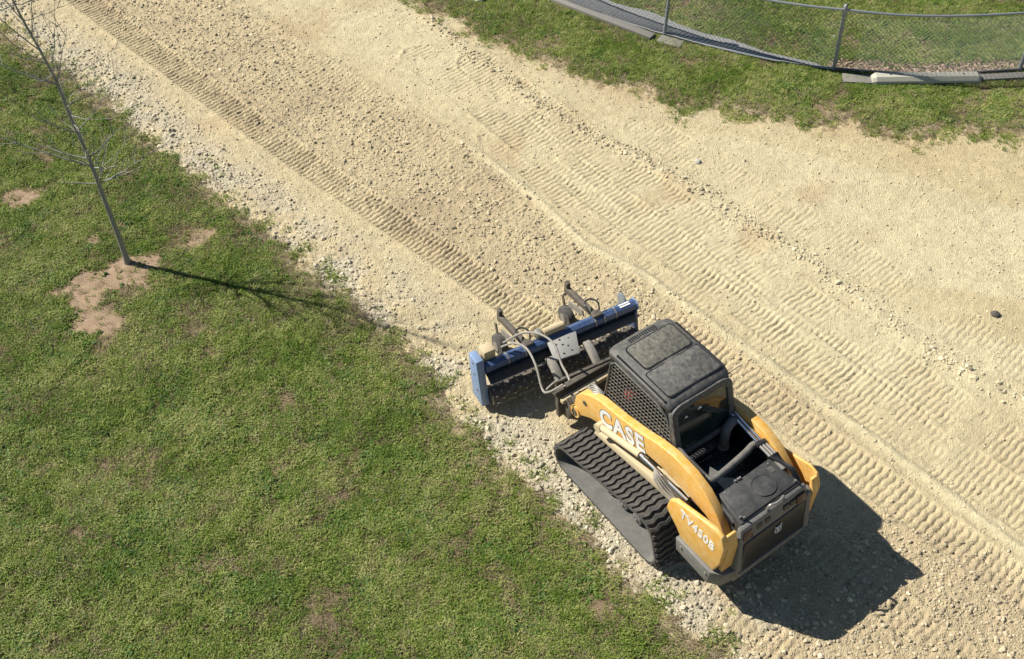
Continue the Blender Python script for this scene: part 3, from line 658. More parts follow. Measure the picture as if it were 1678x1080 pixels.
for sg in (1, -1):
    y0, y1 = (.51, .97) if sg == 1 else (-.97, -.51)
    o_, _ = loop_resample(RO, 120); i_, _ = loop_resample(RI, 120)
    b = B(); ring = []
    for (po, _), (pi, _) in zip(o_, i_):
        ring.append([b.bm.verts.new((po.x, y0, po.y)), b.bm.verts.new((po.x, y1, po.y)), b.bm.verts.new((pi.x, y1, pi.y)), b.bm.verts.new((pi.x, y0, pi.y))])
    for k in range(120):
        a, c = ring[k], ring[(k+1) % 120]
        for q in range(4): b.bm.faces.new((a[q], a[(q+1) % 4], c[(q+1) % 4], c[q]))
    trk = b.build('track', M['rubber'], loader, smooth=True)
    trk.data.materials.append(M['belt_in'])
    for p in trk.data.polygons:
        cy = p.center.y; 
        if abs(p.normal.y) < .5:
            cx_, cz = 0.0, .3
            v = Vector((p.center.x-cx_, p.center.z-cz)); 
            if p.normal.x*v.x+p.normal.z*v.y < 0: p.material_index = 1
        else: p.material_index = 1 if False else 0
    for (p, t) in lugpts:
        l = bpy.data.objects.new('tread_lug', LUG); COL.objects.link(l); l.parent = trk
        nrm = Vector((t.y, 0, -t.x)); tx = Vector((t.x, 0, t.y)); ty = nrm.cross(tx)
        l.matrix_local = Matrix(((tx.x, ty.x, nrm.x, p.x), (tx.y, ty.y, nrm.y, (y0+y1)/2), (tx.z, ty.z, nrm.z, p.y), (0, 0, 0, 1)))
    yc = .645*sg
    B().poly_prism([(.62, .2), (-.72, .2), (-.72, .34), (-.45, .5), (.1, .44), (.62, .34)], yc-.07, yc+.07).build('track_frame', M['black'], trk, bevel=.012)
    def wheel(name, x, z, r, w_, m):
        b = B().tube([(x, yc-w_/2, z), (x, yc-w_/2+.02, z), (x, yc+w_/2-.02, z), (x, yc+w_/2, z)], [r*.85, r, r, r*.85], 24)
        for k in range(5):
            an = k*2*math.pi/5; b.tube([(x+.55*r*math.cos(an), yc-w_/2-.012, z+.55*r*math.sin(an)), (x+.55*r*math.cos(an), yc+w_/2+.012, z+.55*r*math.sin(an))], r*.1, 6)
        b.tube([(x, yc-w_/2-.02, z), (x, yc+w_/2+.02, z)], r*.28, 12)
        return b.build(name, m, trk, smooth=True)
    wheel('idler_wheel', .755, .262, .17, .18, M['greysteel']); wheel('idler_wheel', -.76, .245, .155, .18, M['greysteel']); wheel('drive_sprocket', -.60, .46, .245, .20, M['greysteel'])
    for x in (.42, .16, -.1, -.36): wheel('track_roller', x, .165, .085, .20, M['greysteel'])
# chassis, belly and side decks
B().poly_prism([(.78, .28), (-.95, .25), (-1.68, .50), (-1.70, .98), (-.5, .98), (.72, .78)], -.47, .47).build('chassis', M['black'], loader, bevel=.02)
for sg in (1, -1):
    y = lambda a, b: (a, b) if sg == 1 else (-b, -a)
    B().poly_prism([(.74, .52), (.74, .72), (.5, .80), (-.1, .98), (-.85, 1.0), (-1.0, .75), (-.9, .52)], *y(.44, .50)).build('side_deck', M['beige'], loader, bevel=.01)
    B().poly_prism([(.70, .60), (.66, .70), (-.45, .90), (-.80, .92), (-.80, .80), (-.4, .76)], *y(.50, .585)).build('deck_rail', M['beige'], loader, bevel=.012)
    # lift arm
    top = [(1.10, .78), (1.08, .93), (1.0, 1.07), (.85, 1.18), (.65, 1.275), (.25, 1.345), (-.1, 1.44), (-.35, 1.53), (-.6, 1.585), (-.9, 1.57), (-1.15, 1.50), (-1.4, 1.34), (-1.58, 1.14), (-1.70, .95)]
    bot = [(-1.62, .92), (-1.48, 1.08), (-1.25, 1.16), (-.9, 1.21), (-.5, 1.22), (-.2, 1.18), (.25, .99), (.6, .87), (.78, .80), (.92, .70), (1.02, .62), (1.09, .66)]
    arm = B().poly_prism(top+bot, *y(.465, .58)).build('lift_arm', M['yellow'], loader, bevel=.014, seg=3)
    B().tube([(1.06, y(.42, .60)[0], .66), (1.06, y(.42, .60)[1], .66)], .088, 18).build('pin_boss', M['yellow'], arm, smooth=True)
    B().tube([(1.06, y(.41, .61)[0], .66), (1.06, y(.41, .61)[1], .66)], .045, 16).build('pin', M['darksteel'], arm, smooth=True)
    B().tube([(.90, y(.455, .59)[0], .98), (.90, y(.455, .59)[1], .98)], .033, 14).build('arm_hole', M['darksteel'], arm, smooth=True)
    # front leg of the arm down to the coupler
    B().poly_prism([(1.0, .92), (1.14, .84), (1.42, .44), (1.40, .16), (1.28, .18), (1.22, .42), (.98, .70)], *y(.42, .495)).build('arm_foot', M['darksteel'], arm, bevel=.012)
    # hydraulic lift cylinder under the arm
    cy_ = .625*sg
    cyl = B().tube([(.52, cy_, .93), (-.16, cy_, 1.145)], .043, 14).build('lift_cylinder', M['beige'], loader, smooth=True)
    B().tube([(-.16, cy_, 1.145), (-.95, cy_*.98, 1.17)], .024, 10).build('cylinder_rod', M['chrome'], cyl, smooth=True)
    B().tube([(.55, cy_-.05, .92), (.55, cy_+.05, .92)], .06, 14).build('cylinder_eye', M['beige'], cyl, smooth=True)
    # rear link and hose clutter in front of the fender
    B().poly_prism([(-.42, 1.10), (-.55, 1.19), (-.75, 1.17), (-1.15, .98), (-1.1, .86), (-.75, .98), (-.5, 1.0)], *y(.59, .64)).build('rear_link', M['darksteel'], loader, bevel=.01)
    hb = B()
    for q in range(4): hb.tube(smooth_path([(-.35-.03*q, sg*(.60+.01*q), 1.12), (-.5, sg*(.66+.015*q), 1.20-.02*q), (-.7, sg*(.64+.02*q), 1.10-.02*q), (-.92, sg*.6, 1.02)], 5), .011, 6)
    hb.build('arm_hose', M['hose'], loader, smooth=True)
    # fender: outer shell, top lip and rear return
    fen = [(-.79, .98), (-.82, 1.16), (-.90, 1.245), (-1.28, 1.35), (-1.58, 1.43), (-1.72, 1.40), (-1.80, 1.24), (-1.79, .95), (-1.70, .715), (-1.10, .70), (-.98, .82), (-.88, .90)]
    fd = B().poly_prism(fen, *y(.70, .765)).build('fender', M['yellow'], loader, bevel=.022, seg=3)
    B().poly_prism([(-1.80, .76), (-1.81, 1.20), (-1.74, 1.375), (-1.70, 1.37), (-1.74, 1.18), (-1.735, .76)], *y(.56, .715)).build('rear_corner', M['yellow'], fd, bevel=.012)
    # grey bumper wing below the fender
    B().hexa([(-1.06, sg*.60, .45), (-1.06, sg*.775, .45), (-1.66, sg*.775, .43), (-1.80, sg*.68, .43), (-1.84, sg*.50, .43), (-1.70, sg*.45, .43)],
             [(-1.03, sg*.60, .685), (-1.03, sg*.79, .685), (-1.69, sg*.79, .70), (-1.83, sg*.69, .70), (-1.88, sg*.50, .70), (-1.70, sg*.45, .70)]).build('bumper_wing', M['greysteel'], loader, bevel=.014)
    bl = B()
    for x in (-1.15, -1.62): bl.tube([(x, sg*.78, .60), (x, sg*.80, .60)], .02, 8)
    bl.build('bumper_bolts', M['steel'], loader)
# lettering on the left side
def side_text(body, x, z, slope, size, yv, **k):
    rot = Matrix(((-math.cos(slope), -math.sin(slope) if False else -math.sin(-slope), 0, x), (0, 0, 1, yv), (math.sin(slope), math.cos(slope), 0, z), (0, 0, 0, 1)))
    return rot
def txt_mtx(x, y, z, right, up):
    r = Vector(right).normalized(); u_ = Vector(up); u_ = (u_-r*u_.dot(r)).normalized(); n_ = r.cross(u_)
    return Matrix(((r.x, u_.x, n_.x, x), (r.y, u_.y, n_.y, y), (r.z, u_.z, n_.z, z), (0, 0, 0, 1)))
lettering('CASE', .325, txt_mtx(.225, .5812, 1.155, (-.76, 0, .235), (0, 0, 1)), M['darksteel'], loader, bold=.065, space=1.12, ext=.0008, name='lettering_outline')
lettering('CASE', .325, txt_mtx(.225, .5825, 1.155, (-.76, 0, .235), (0, 0, 1)), M['white'], loader, bold=.035, space=1.12)
lettering('TV450B', .18, txt_mtx(-1.33, .7675, 1.13, (-1, 0, -.03), (0, 0, 1)), M['white'], loader, bold=.03, space=1.1)
lettering('CASE', .285, txt_mtx(.20, -.5825, 1.165, (.76, 0, -.235), (0, 0, 1)), M['white'], loader, bold=.035, space=1.12)
lettering('TV450B', .155, txt_mtx(-1.33, -.7675, 1.12, (1, 0, .03), (0, 0, 1)), M['white'], loader, bold=.03, space=1.1)

# cab -------------------------------------------------------------
cab = B()
CY = .43
def post(p0, p1, wd=.06, ht=.06): cab.bar(p0, p1, wd, ht)
for sg in (1, -1):
    y = sg*(CY-.03)
    post((.74, y, .80), (.66, y, 2.0)); post((-.42, y, .95), (-.44, y, 1.55), .06, .10); post((-.44, y, 1.5), (-.28, y, 1.98), .06, .10)
    post((.74, y, .82), (-.42, y, 1.05)); post((.66, y, 1.93), (-.28, y, 1.95), .06, .07)
post((.66, -CY, 1.96), (.66, CY, 1.96)); post((-.30, -CY, 1.93), (-.30, CY, 1.93))
cab.box((-.44, -CY, .90), (-.38, CY, 1.32))
cabo = cab.build('cab_frame', M['black'], loader, bevel=.012)
B().box((-.40, -.42, .66), (.76, .42, .80)).build('cab_floor', M['black'], loader, bevel=.01)
# roof: rounded shell, slightly crowned, with the raised rear visor over the window
rf = B()
def rsec(x, w_, z, dz): return [(x, -w_, z-dz), (x, -w_+.0, z-.03), (x, -w_+.06, z), (x, 0, z+.012), (x, w_-.06, z), (x, w_, z-.03), (x, w_, z-dz)]
S_ = [rsec(.775, .33, 1.965, .05), rsec(.755, .40, 1.995, .07), rsec(.70, .445, 2.035, .09), (rsec(.55, .46, 2.06, .09)), rsec(.1, .465, 2.07, .09), rsec(-.20, .465, 2.065, .09), rsec(-.285, .45, 2.045, .09), rsec(-.33, .43, 2.01, .08)]
pv = None
for s_i, s_ in enumerate(S_):
    vv = [rf.bm.verts.new(p) for p in s_]
    if pv:
        for k in range(7): rf.bm.faces.new((pv[k], pv[(k+1) % 7], vv[(k+1) % 7], vv[k]))
    else: rf.bm.faces.new(vv)
    pv = vv
rf.bm.faces.new(pv)
roof = rf.build('roof', M['plastic'], loader, bevel=.008, smooth=True)
def rrect(cx, cy, hx, hy, r, n=4):
    out = []
    for (sx, sy, a0) in ((1, 1, 0), (-1, 1, 90), (-1, -1, 180), (1, -1, 270)):
        for k in range(n+1):
            a = R(a0+90*k/n); out.append((cx+sx*(hx-r)+r*math.cos(a), cy+sy*(hy-r)+r*math.sin(a)))
    return out
B().poly_prism(rrect(.40, -.02, .199, .350, .055), 2.05, 2.080, 'z').build('hatch_seal', M['black'], roof)
B().poly_prism(rrect(-.03, -.01, .212, .392, .045), 2.05, 2.0775, 'z').build('panel_seal', M['black'], roof)
B().poly_prism(rrect(.40, -.02, .185, .335, .05), 2.06, 2.088, 'z').build('roof_hatch', M['hatch'], roof, bevel=.008)
B().poly_prism(rrect(-.03, -.01, .20, .38, .04), 2.06, 2.082, 'z').build('roof_panel', M['plastic'], roof, bevel=.008)
sm = B()
for yy in (.435, -.435): sm.box((-.24, yy-.009, 2.03), (.58, yy+.009, 2.062))
sm.build('roof_gutter', M['black'], roof)
vt = B()
for k in range(13):
    yy = -.16+.37*k/12-.03; vt.box((.632, yy-.0085, 2.03), (.695, yy+.0085, 2.0565))
vt.build('roof_vent', M['black'], roof)
# rear window frame and glass
wf = B()
Pm = lambda u, v: Vector((-.345-.195*v-.0, u, 1.985-.62*v))          # v 0 top .. 1 bottom on the sloping rear face
wo = rrect(0, .5, .445, .54, .16, 6); wi = rrect(.0, .49, .365, .42, .12, 6)
nrm = Vector((-.62, 0, .195)).normalized()
def pw(p, d): q = Pm(p[0], 1-p[1]); return q+nrm*d
vo = [[wf.bm.verts.new(pw(p, d)) for p in wo] for d in (-.05, .02)]; vi = [[wf.bm.verts.new(pw(p, d)) for p in wi] for d in (-.05, .02)]
n_ = len(wo)
for k in range(n_):
    j = (k+1) % n_
    for A_, B_ in ((vo[0], vo[1]), (vi[1], vi[0]), (vo[1], vi[1]), (vi[0], vo[0])): wf.bm.faces.new((A_[k], A_[j], B_[j], B_[k]))
rwf = wf.build('rear_window_frame', M['plastic'], loader, bevel=.008)
gl = B(); ga = [gl.bm.verts.new(pw(p, .0)) for p in rrect(0, .49, .37, .425, .12, 6)]; gb = [gl.bm.verts.new(pw(p, -.008)) for p in rrect(0, .49, .37, .425, .12, 6)]
gl.bm.faces.new(ga); gl.bm.faces.new(gb)
for k in range(n_): gl.bm.faces.new((ga[k], ga[(k+1) % n_], gb[(k+1) % n_], gb[k]))
gl.build('rear_glass', M['glass'], rwf)
st = B()
def tri_dec(u, v, s):
    st.bm.faces.new([st.bm.verts.new(pw(p, .003)) for p in ((u-s, v), (u+s, v), (u, v+s*1.7))])
tri_dec(.04, .72, .035); tri_dec(.24, .70, .028)
st.build('warning_sticker', M['white'], rwf)
# side screens: frame with lattice
for sg in (1, -1):
    y = sg*(CY+.005); out = [(.735, 1.02), (.70, 1.42), (.665, 1.83), (.60, 1.91), (-.12, 1.91), (-.28, 1.85), (-.40, 1.66), (-.44, 1.42), (-.43, 1.15), (.3, 1.02)]
    fr = B().tube([(x, y, z) for x, z in out+out[:1]], .016, 6, caps=False); sf = fr.build('side_screen_frame', M['plastic'], loader, smooth=True)
    def inside(x, z):
        c = False
        for (x0, z0), (x1, z1) in zip(out, out[1:]+out[:1]):
            if (z0 > z) != (z1 > z) and x < (x1-x0)*(z-z0)/(z1-z0)+x0: c = not c
        return c
    sb = B()
    for ax in (0, 1):
        for k in range(60):
            t = -.5+k*.054 if ax == 0 else .95+k*.064
            if (ax == 0 and t > .76) or (ax == 1 and t > 1.93): break
            run = []
            for q in range(140):
                s2 = (.95+q*.0072) if ax == 0 else (-.5+q*.0092)
                pt = (t, s2) if ax == 0 else (s2, t)
                if inside(*pt): run.append(pt)
            if len(run) > 3: sb.bar((run[0][0], y, run[0][1]), (run[-1][0], y, run[-1][1]), .006, .012, up=(0, 1, 0))
    sb.build('side_screen_bars', M['frame'], sf)
# seat and controls inside
se = B().box((-.20, -.24, .95), (.25, .24, 1.06)).build('seat', M['fabric'], loader, bevel=.04)
B().hexa([(-.22, -.24, 1.06), (-.22, .24, 1.06), (-.10, .24, 1.06), (-.10, -.24, 1.06)], [(-.33, -.20, 1.62), (-.33, .20, 1.62), (-.25, .20, 1.62), (-.25, -.20, 1.62)]).build('seat_back', M['fabric'], se, bevel=.04)
for sg in (1, -1):
    B().box((-.1, sg*.33-.05, .95), (.30, sg*.33+.05, 1.20)).build('armrest', M['black'], se, bevel=.02)
B().tube(smooth_path([(.1, .30, 1.2), (.22, .30, 1.36), (.40, .28, 1.40), (.42, 0, 1.40), (.40, -.28, 1.40), (.22, -.30, 1.36), (.1, -.30, 1.2)], 4), .022, 8).build('lap_bar', M['black'], loader, smooth=True)
B().box((.36, .22, 1.34), (.50, .36, 1.47)).build('lap_pad', M['redd'], loader, bevel=.03)
for sg in (1, -1): B().tube([(.30, sg*.33, 1.2), (.36, sg*.33, 1.36), (.37, sg*.33, 1.42)], [.013, .014, .03], 8).build('joystick', M['black'], loader, smooth=True)
# front door frame
fd_ = B()
for yy in (-.38, .38): fd_.bar((.775, yy, .82), (.70, yy, 1.96), .05, .03)
fd_.bar((.775, -.4, .83), (.775, .4, .83), .03, .05); fd_.build('front_door_frame', M['plastic'], loader, bevel=.008)
B().hexa([(.762, -.36, .84), (.768, -.36, .84), (.768, .36, .84), (.762, .36, .84)], [(.692, -.36, 1.95), (.698, -.36, 1.95), (.698, .36, 1.95), (.692, .36, 1.95)]).build('front_glass', M['glass'], loader)
# engine bay between cab and hood
B().poly_prism([(-.46, .96), (-.46, 1.10), (-.52, 1.14), (-1.16, 1.14), (-1.16, .96)], -.455, .455).build('bay_deck', M['bay'], loader, bevel=.01)
B().box((-.60, -.30, 1.14), (-.50, .30, 1.21)).build('bay_ledge', M['hood'], loader, bevel=.012)
B().box((-1.12, -.44, 1.14), (-.62, .40, 1.155)).build('bay_cover', M['bay'], loader, bevel=.005)
for yy, nm in ((.435, 0), (-.445, 1)):
    B().poly_prism([(-.46, 1.0), (-.46, 1.42), (-.8, 1.40), (-1.2, 1.30), (-1.65, 1.2), (-1.65, .95)], yy-.012, yy+.012).build('bay_side_panel', M['black'], loader)
# guard tube over the bay
gt = B().tube(smooth_path([(-.70, .385, 1.42), (-.82, .385, 1.41), (-.95, .375, 1.40), (-1.01, .33, 1.40), (-1.0, .15, 1.40), (-.955, -.20, 1.40), (-.925, -.36, 1.40), (-.98, -.43, 1.40), (-1.2, -.425, 1.40), (-1.42, -.41, 1.38)], 6), .042, 12).build('guard_tube', M['frame'], loader, smooth=True)
B().poly_prism([(-.86, .24), (-.97, .36), (-.99, .2)], 1.385, 1.40, 'z').build('gusset', M['frame'], gt)
# intake pipe
B().tube(smooth_path([(-.62, -.22, 1.12), (-.62, -.22, 1.28), (-.60, -.25, 1.42), (-.58, -.33, 1.47), (-.57, -.42, 1.45)], 6), .058, 14).build('intake_pipe', M['frame'], loader, smooth=True)
B().tube([(-.62, -.22, 1.15), (-.62, -.22, 1.175)], .075, 18).build('pipe_clamp', M['steel'], loader, smooth=True)
# right-hand chrome cylinders and coiled hoses
rc = B()
for q, zz_ in ((0, 1.44), (1, 1.40)):
    rc.tube([(-.36, -.405-.05*q, 1.50+.0*zz_), (-1.0, -.37-.05*q, 1.47)], .021, 10)
    rco = rc.build('chrome_rod', M['chrome'], loader, smooth=True); rc = B()
rc.bm.free()
B().bar((-.98, -.34, 1.47), (-1.0, -.46, 1.47), .06, .06).build('rod_bracket', M['black'], rco, bevel=.006)
b = B()
for q in range(3): b.tube([(-1.02, -.355-.04*q, 1.475), (-1.20, -.36-.04*q, 1.455)], .017, 8)
b.build('hose_fittings', M['steel'], rco, smooth=True)
b = B()
for q in range(4):
    b.tube(smooth_path([(-1.20, -.36-.035*q, 1.455), (-1.33, -.40-.025*q, 1.45-.02*q), (-1.5, -.43-.02*q, 1.41), (-1.68, -.44-.02*q, 1.25)], 6), .012, 6)
b.build('bay_hose', M['black'], loader, smooth=True)
b = B()
for q in range(3): b.tube(smooth_path([(-.46, .42+.02*q, 1.30), (-.9, .44+.015*q, 1.26), (-1.3, .44+.015*q, 1.30), (-1.6, .44, 1.2)], 6), .016, 6)
b.build('bay_hose', M['black'], loader, smooth=True)
b = B()
for q in range(26):
    t = q/25; x = -1.22-.36*t; b.tube([(x, .445, 1.36-.10*t), (x-.008, .445, 1.36-.10*t)], .045, 10)
b.build('ribbed_hose', M['black'], loader)
# engine hood
B().hexa([(-1.19, -.40, 1.12), (-1.19, .44, 1.12), (-1.74, .48, 1.12), (-1.74, -.45, 1.12)], [(-1.19, -.36, 1.41), (-1.22, .42, 1.41), (-1.70, .465, 1.375), (-1.685, -.44, 1.375)]).build('engine_hood', M['hood'], loader, bevel=.014)
hd = B().hexa([(-1.235, -.335, 1.40), (-1.25, .40, 1.40), (-1.675, .43, 1.372), (-1.655, -.415, 1.372)], [(-1.235, -.335, 1.425), (-1.25, .40, 1.425), (-1.675, .43, 1.395), (-1.655, -.415, 1.395)]).build('hood_panel', M['hood'], loader, bevel=.008)
fan = B()
for r0 in (.05, .15):
    pts = [(-1.46+r0*math.cos(a), -.06+r0*math.sin(a), 1.4145+.066*(r0*math.cos(a))) for a in [2*math.pi*k/32 for k in range(33)]]
    fan.tube(pts, .0022, 5, caps=False)
B().tube([(-1.46, -.06, 1.409), (-1.46, -.06, 1.4135), (-1.46, -.06, 1.418)], [.15, .148, .03], 32).build('fan_dome', M['hood'], hd, smooth=True)
fan.build('fan_grille_ring', M['hood'], hd, smooth=True)
b = B()
for x, yy in ((-1.26, .36), (-1.25, -.29), (-1.66, .40), (-1.64, -.38), (-1.63, .43)): b.tube([(x, yy, 1.39), (x, yy, 1.43)], .012, 8)
b.build('hood_bolts', M['steel'], hd)
b = B()
for yy in (.16, .12, .09): b.tube([(-1.20, yy, 1.40), (-1.20, yy, 1.435)], .013, 8)
b.build('hood_hinge_bolts', M['steel'], hd)
b = B()
for q in range(4): b.box((-1.30-.022*q, -.30, 1.4235-.0014*q), (-1.312-.022*q, -.235, 1.4262-.0014*q))
b.build('hood_sticker', M['greysteel'], hd)
# tail: top lip with lamps, handle, door with emblem, lower skirt
tl = B().hexa([(-1.70, -.50, 1.17), (-1.70, .53, 1.17), (-1.83, .53, 1.14), (-1.80, -.50, 1.14)], [(-1.69, -.48, 1.36), (-1.70, .51, 1.36), (-1.765, .51, 1.34), (-1.74, -.48, 1.34)]).build('tail_lip', M['greysteel'], loader, bevel=.012)
for yy in (.42, -.38): B().hexa([(-1.79, yy-.07, 1.20), (-1.79, yy+.07, 1.20), (-1.83, yy+.07, 1.19), (-1.83, yy-.07, 1.19)], [(-1.75, yy-.07, 1.30), (-1.75, yy+.07, 1.30), (-1.785, yy+.07, 1.29), (-1.785, yy-.07, 1.29)]).build('tail_lamp', M['lens'], tl, bevel=.006)
sl_b = B()
for yy in (.24, .12, -.16, -.26): sl_b.hexa([(-1.78, yy-.04, 1.235), (-1.78, yy+.04, 1.235), (-1.805, yy+.04, 1.225), (-1.805, yy-.04, 1.225)], [(-1.76, yy-.04, 1.29), (-1.76, yy+.04, 1.29), (-1.785, yy+.04, 1.28), (-1.785, yy-.04, 1.28)])
sl_b.build('tail_slot', M['black'], tl)
B().tube(smooth_path([(-1.72, .10, 1.36), (-1.73, .08, 1.43), (-1.75, .02, 1.435), (-1.75, -.06, 1.435), (-1.73, -.12, 1.43), (-1.72, -.14, 1.36)], 5), .018, 8).build('door_handle', M['steel'], tl, smooth=True)
td = B().hexa([(-1.72, -.52, .66), (-1.72, .54, .66), (-1.90, .50, .66), (-1.88, -.48, .66)], [(-1.70, -.47, 1.16), (-1.70, .49, 1.16), (-1.845, .47, 1.15), (-1.82, -.45, 1.15)]).build('engine_door', M['black'], loader, bevel=.02)  # black also puts the shade on the tail's rear face into the colour
B().hexa([(-1.70, -.60, .44), (-1.70, .60, .44), (-1.86, .52, .44), (-1.84, -.52, .44)], [(-1.70, -.60, .68), (-1.70, .60, .68), (-1.92, .54, .68), (-1.90, -.54, .68)]).build('rear_bumper', M['greysteel'], loader, bevel=.02)
for sg in (1, -1):
    B().hexa([(-1.70, sg*.48, .66), (-1.72, sg*.58, .66), (-1.90, sg*.55, .66), (-1.90, sg*.47, .66)], [(-1.68, sg*.475, 1.26), (-1.70, sg*.56, 1.26), (-1.80, sg*.54, 1.24), (-1.80, sg*.475, 1.24)]).build('tail_post', M['greysteel'], td, bevel=.012)
# emblem on the door: a small bull-head mark
eb = B(); ex = lambda u, v: Vector((-1.857-.09*(-v)*.0-.105*(.25-v*.0)*0, u, 1.03+v))
def ept(u, v): z = 1.02+v; x = -1.845-(1.15-z)/.49*.055-.007; return (x, -.02+u, z)
eb.tube([ept(.045*math.cos(a), .045*math.sin(a)) for a in [2*math.pi*k/20 for k in range(21)]], .008, 5, caps=False)
eb.tube([ept(-.05, .075), ept(-.03, .045), ept(0, .035), ept(.03, .045), ept(.05, .075)], .008, 5); eb.tube([ept(0, .03), ept(0, -.03)], .010, 5)
eb.build('emblem', M['white'], td)
# quick coupler across the arm feet
cp = B().box((1.46, -.50, .52), (1.54, .58, .60)).build('coupler_bar', M['darksteel'], loader, bevel=.01)
B().box((1.36, -.46, .44), (1.43, .54, .51)).build('coupler_bar', M['beige'], loader, bevel=.01)
B().hexa([(1.40, -.50, .16), (1.40, .56, .16), (1.46, .56, .16), (1.46, -.50, .16)], [(1.44, -.50, .54), (1.44, .56, .54), (1.50, .56, .54), (1.50, -.50, .54)]).build('coupler_plate', M['darksteel'], loader, bevel=.008)
# fittings and hose knuckle on the left arm tip
fb = B(); rf_ = random.Random(2)
for q in range(6): fb.tube([(.98-.05*q, .40+.03*(q % 3), 1.02+.03*q), (.90-.05*q, .42+.03*(q % 3), 1.08+.03*q)], .022, 8)
fb.box((.80, .36, 1.0), (1.02, .47, 1.10)); fb.build('hydraulic_fittings', M['steel'], loader, smooth=False)
fb = B()
for q in range(5): fb.tube(smooth_path([(1.06-.03*q, .43, 1.0+.02*q), (.95-.03*q, .44+.02*q, 1.18), (.80-.02*q, .44, 1.20), (.66, .43, 1.12-.02*q)], 5), .012, 6)
fb.build('arm_hose', M['steel'], loader, smooth=True)
B().bar((-.45, .415, 1.50), (-.92, .405, 1.42), .035, .08).build('bay_strut', M['frame'], loader, bevel=.008)
# antenna at the right rear of the roof
B().tube([(-.30, -.45, 1.98), (-.34, -.52, 2.06), (-.36, -.60, 2.10)], .005, 5).build('antenna', M['black'], loader)

# the rear overhang is short: draw everything behind the cab towards it, and tuck the right fender in
done = set()
for o in loader.children_recursive:
    if o.type != 'MESH' or o.name.startswith(('track', 'tread', 'idler', 'drive')) or o.data.name in done: continue
    done.add(o.data.name)
    for v in o.data.vertices:
        if v.co.x < -1.0: v.co.x = -1.0+(v.co.x+1.0)*.86
        if v.co.y < -.56: v.co.y = -.56+(v.co.y+.56)*.6
# ------------------------------------------------------------------ power rake attachment
RA = HD-R(6.5); c_, s_2 = math.cos(HD), math.sin(HD); rx, ry = 2.18, -.09
rake = empty('power_rake', (MX+c_*rx-s_2*ry, MY+s_2*rx+c_*ry, 0), RA)
tag(rake, 'blue hydraulic power rake mounted on the front of the loader', 'power rake')
def octo(r0, y0, y1, x=0, z=.62): return B().tube([(x, y0, z), (x, y1, z)], r0, 8)
octo(.082, -1.10, 1.18).build('main_beam', M['blue'], rake, smooth=False)
for yy in (-.78, -.60, -.46, .60, .85): B().tube([(0, yy-.008, .62), (0, yy+.008, .62)], .089, 8).build('beam_clamp', M['steel'], rake)
B().tube([(0, -1.12, .62), (0, -1.10, .62)], .095, 8).build('beam_end_cap', M['blueplate'], rake)
B().box((-.03, -1.02, .694), (.03, -.86, .699)).build('decal', M['white'], rake)
# left drive case
B().hexa([(-.17, 1.19, .08), (-.17, 1.30, .08), (.10, 1.30, .08), (.10, 1.19, .08)], [(-.02, 1.19, .80), (-.02, 1.30, .80), (.19, 1.30, .80), (.19, 1.19, .80)]).build('drive_case', M['blueplate'], rake, bevel=.012)
b = B()
for x, z in ((.0, .3), (.06, .55), (.10, .72)): b.tube([(x-.03, 1.295, z), (x-.03, 1.308, z)], .018, 8)
b.build('case_bolts', M['steel'], rake)
# right end bracket: grey arched plate standing forward of the beam
B().poly_prism([(-.10, .20), (.10, .20), (.30, .36), (.36, .52), (.28, .60), (.18, .56), (.14, .50), (-.08, .46)], -1.10, -1.07).build('end_plate', M['galv'], rake, bevel=.006)
B().hexa([(-.20, -1.10, .10), (-.20, -1.06, .10), (.05, -1.06, .10), (.05, -1.10, .10)], [(-.10, -1.10, .58), (-.10, -1.06, .58), (.08, -1.06, .58), (.08, -1.10, .58)]).build('end_plate', M['blue'], rake, bevel=.006)
# hood behind the beam, drum with carbide teeth
B().poly_prism([(-.03, .54), (-.10, .53), (-.17, .48), (-.18, .485), (-.11, .555), (-.03, .57)], -1.05, 1.18).build('drum_shield', M['black'], rake, bevel=.004)
B().box((-.192, .30, .465), (-.164, 1.18, .482)).build('shield_lip', M['steel'], rake, bevel=.003)
dr = B().tube([(-.14, -1.05, .19), (-.14, 1.18, .19)], .125, 20).build('drum', M['darksteel'], rake, smooth=True)
b = B()
for r in range(26):
    for q in range(9):
        a = 2*math.pi*(q+.5*(r % 2))/9; yy = -1.0+2.13*r/25; cx, cz = -.14+.125*math.cos(a), .19+.125*math.sin(a)
        b.bar((cx, yy, cz), (cx+.03*math.cos(a), yy, cz+.03*math.sin(a)), .022, .022, up=(0, 1, 0))
o = b.build('drum_teeth', M['steel'], dr); o['kind'] = 'stuff'
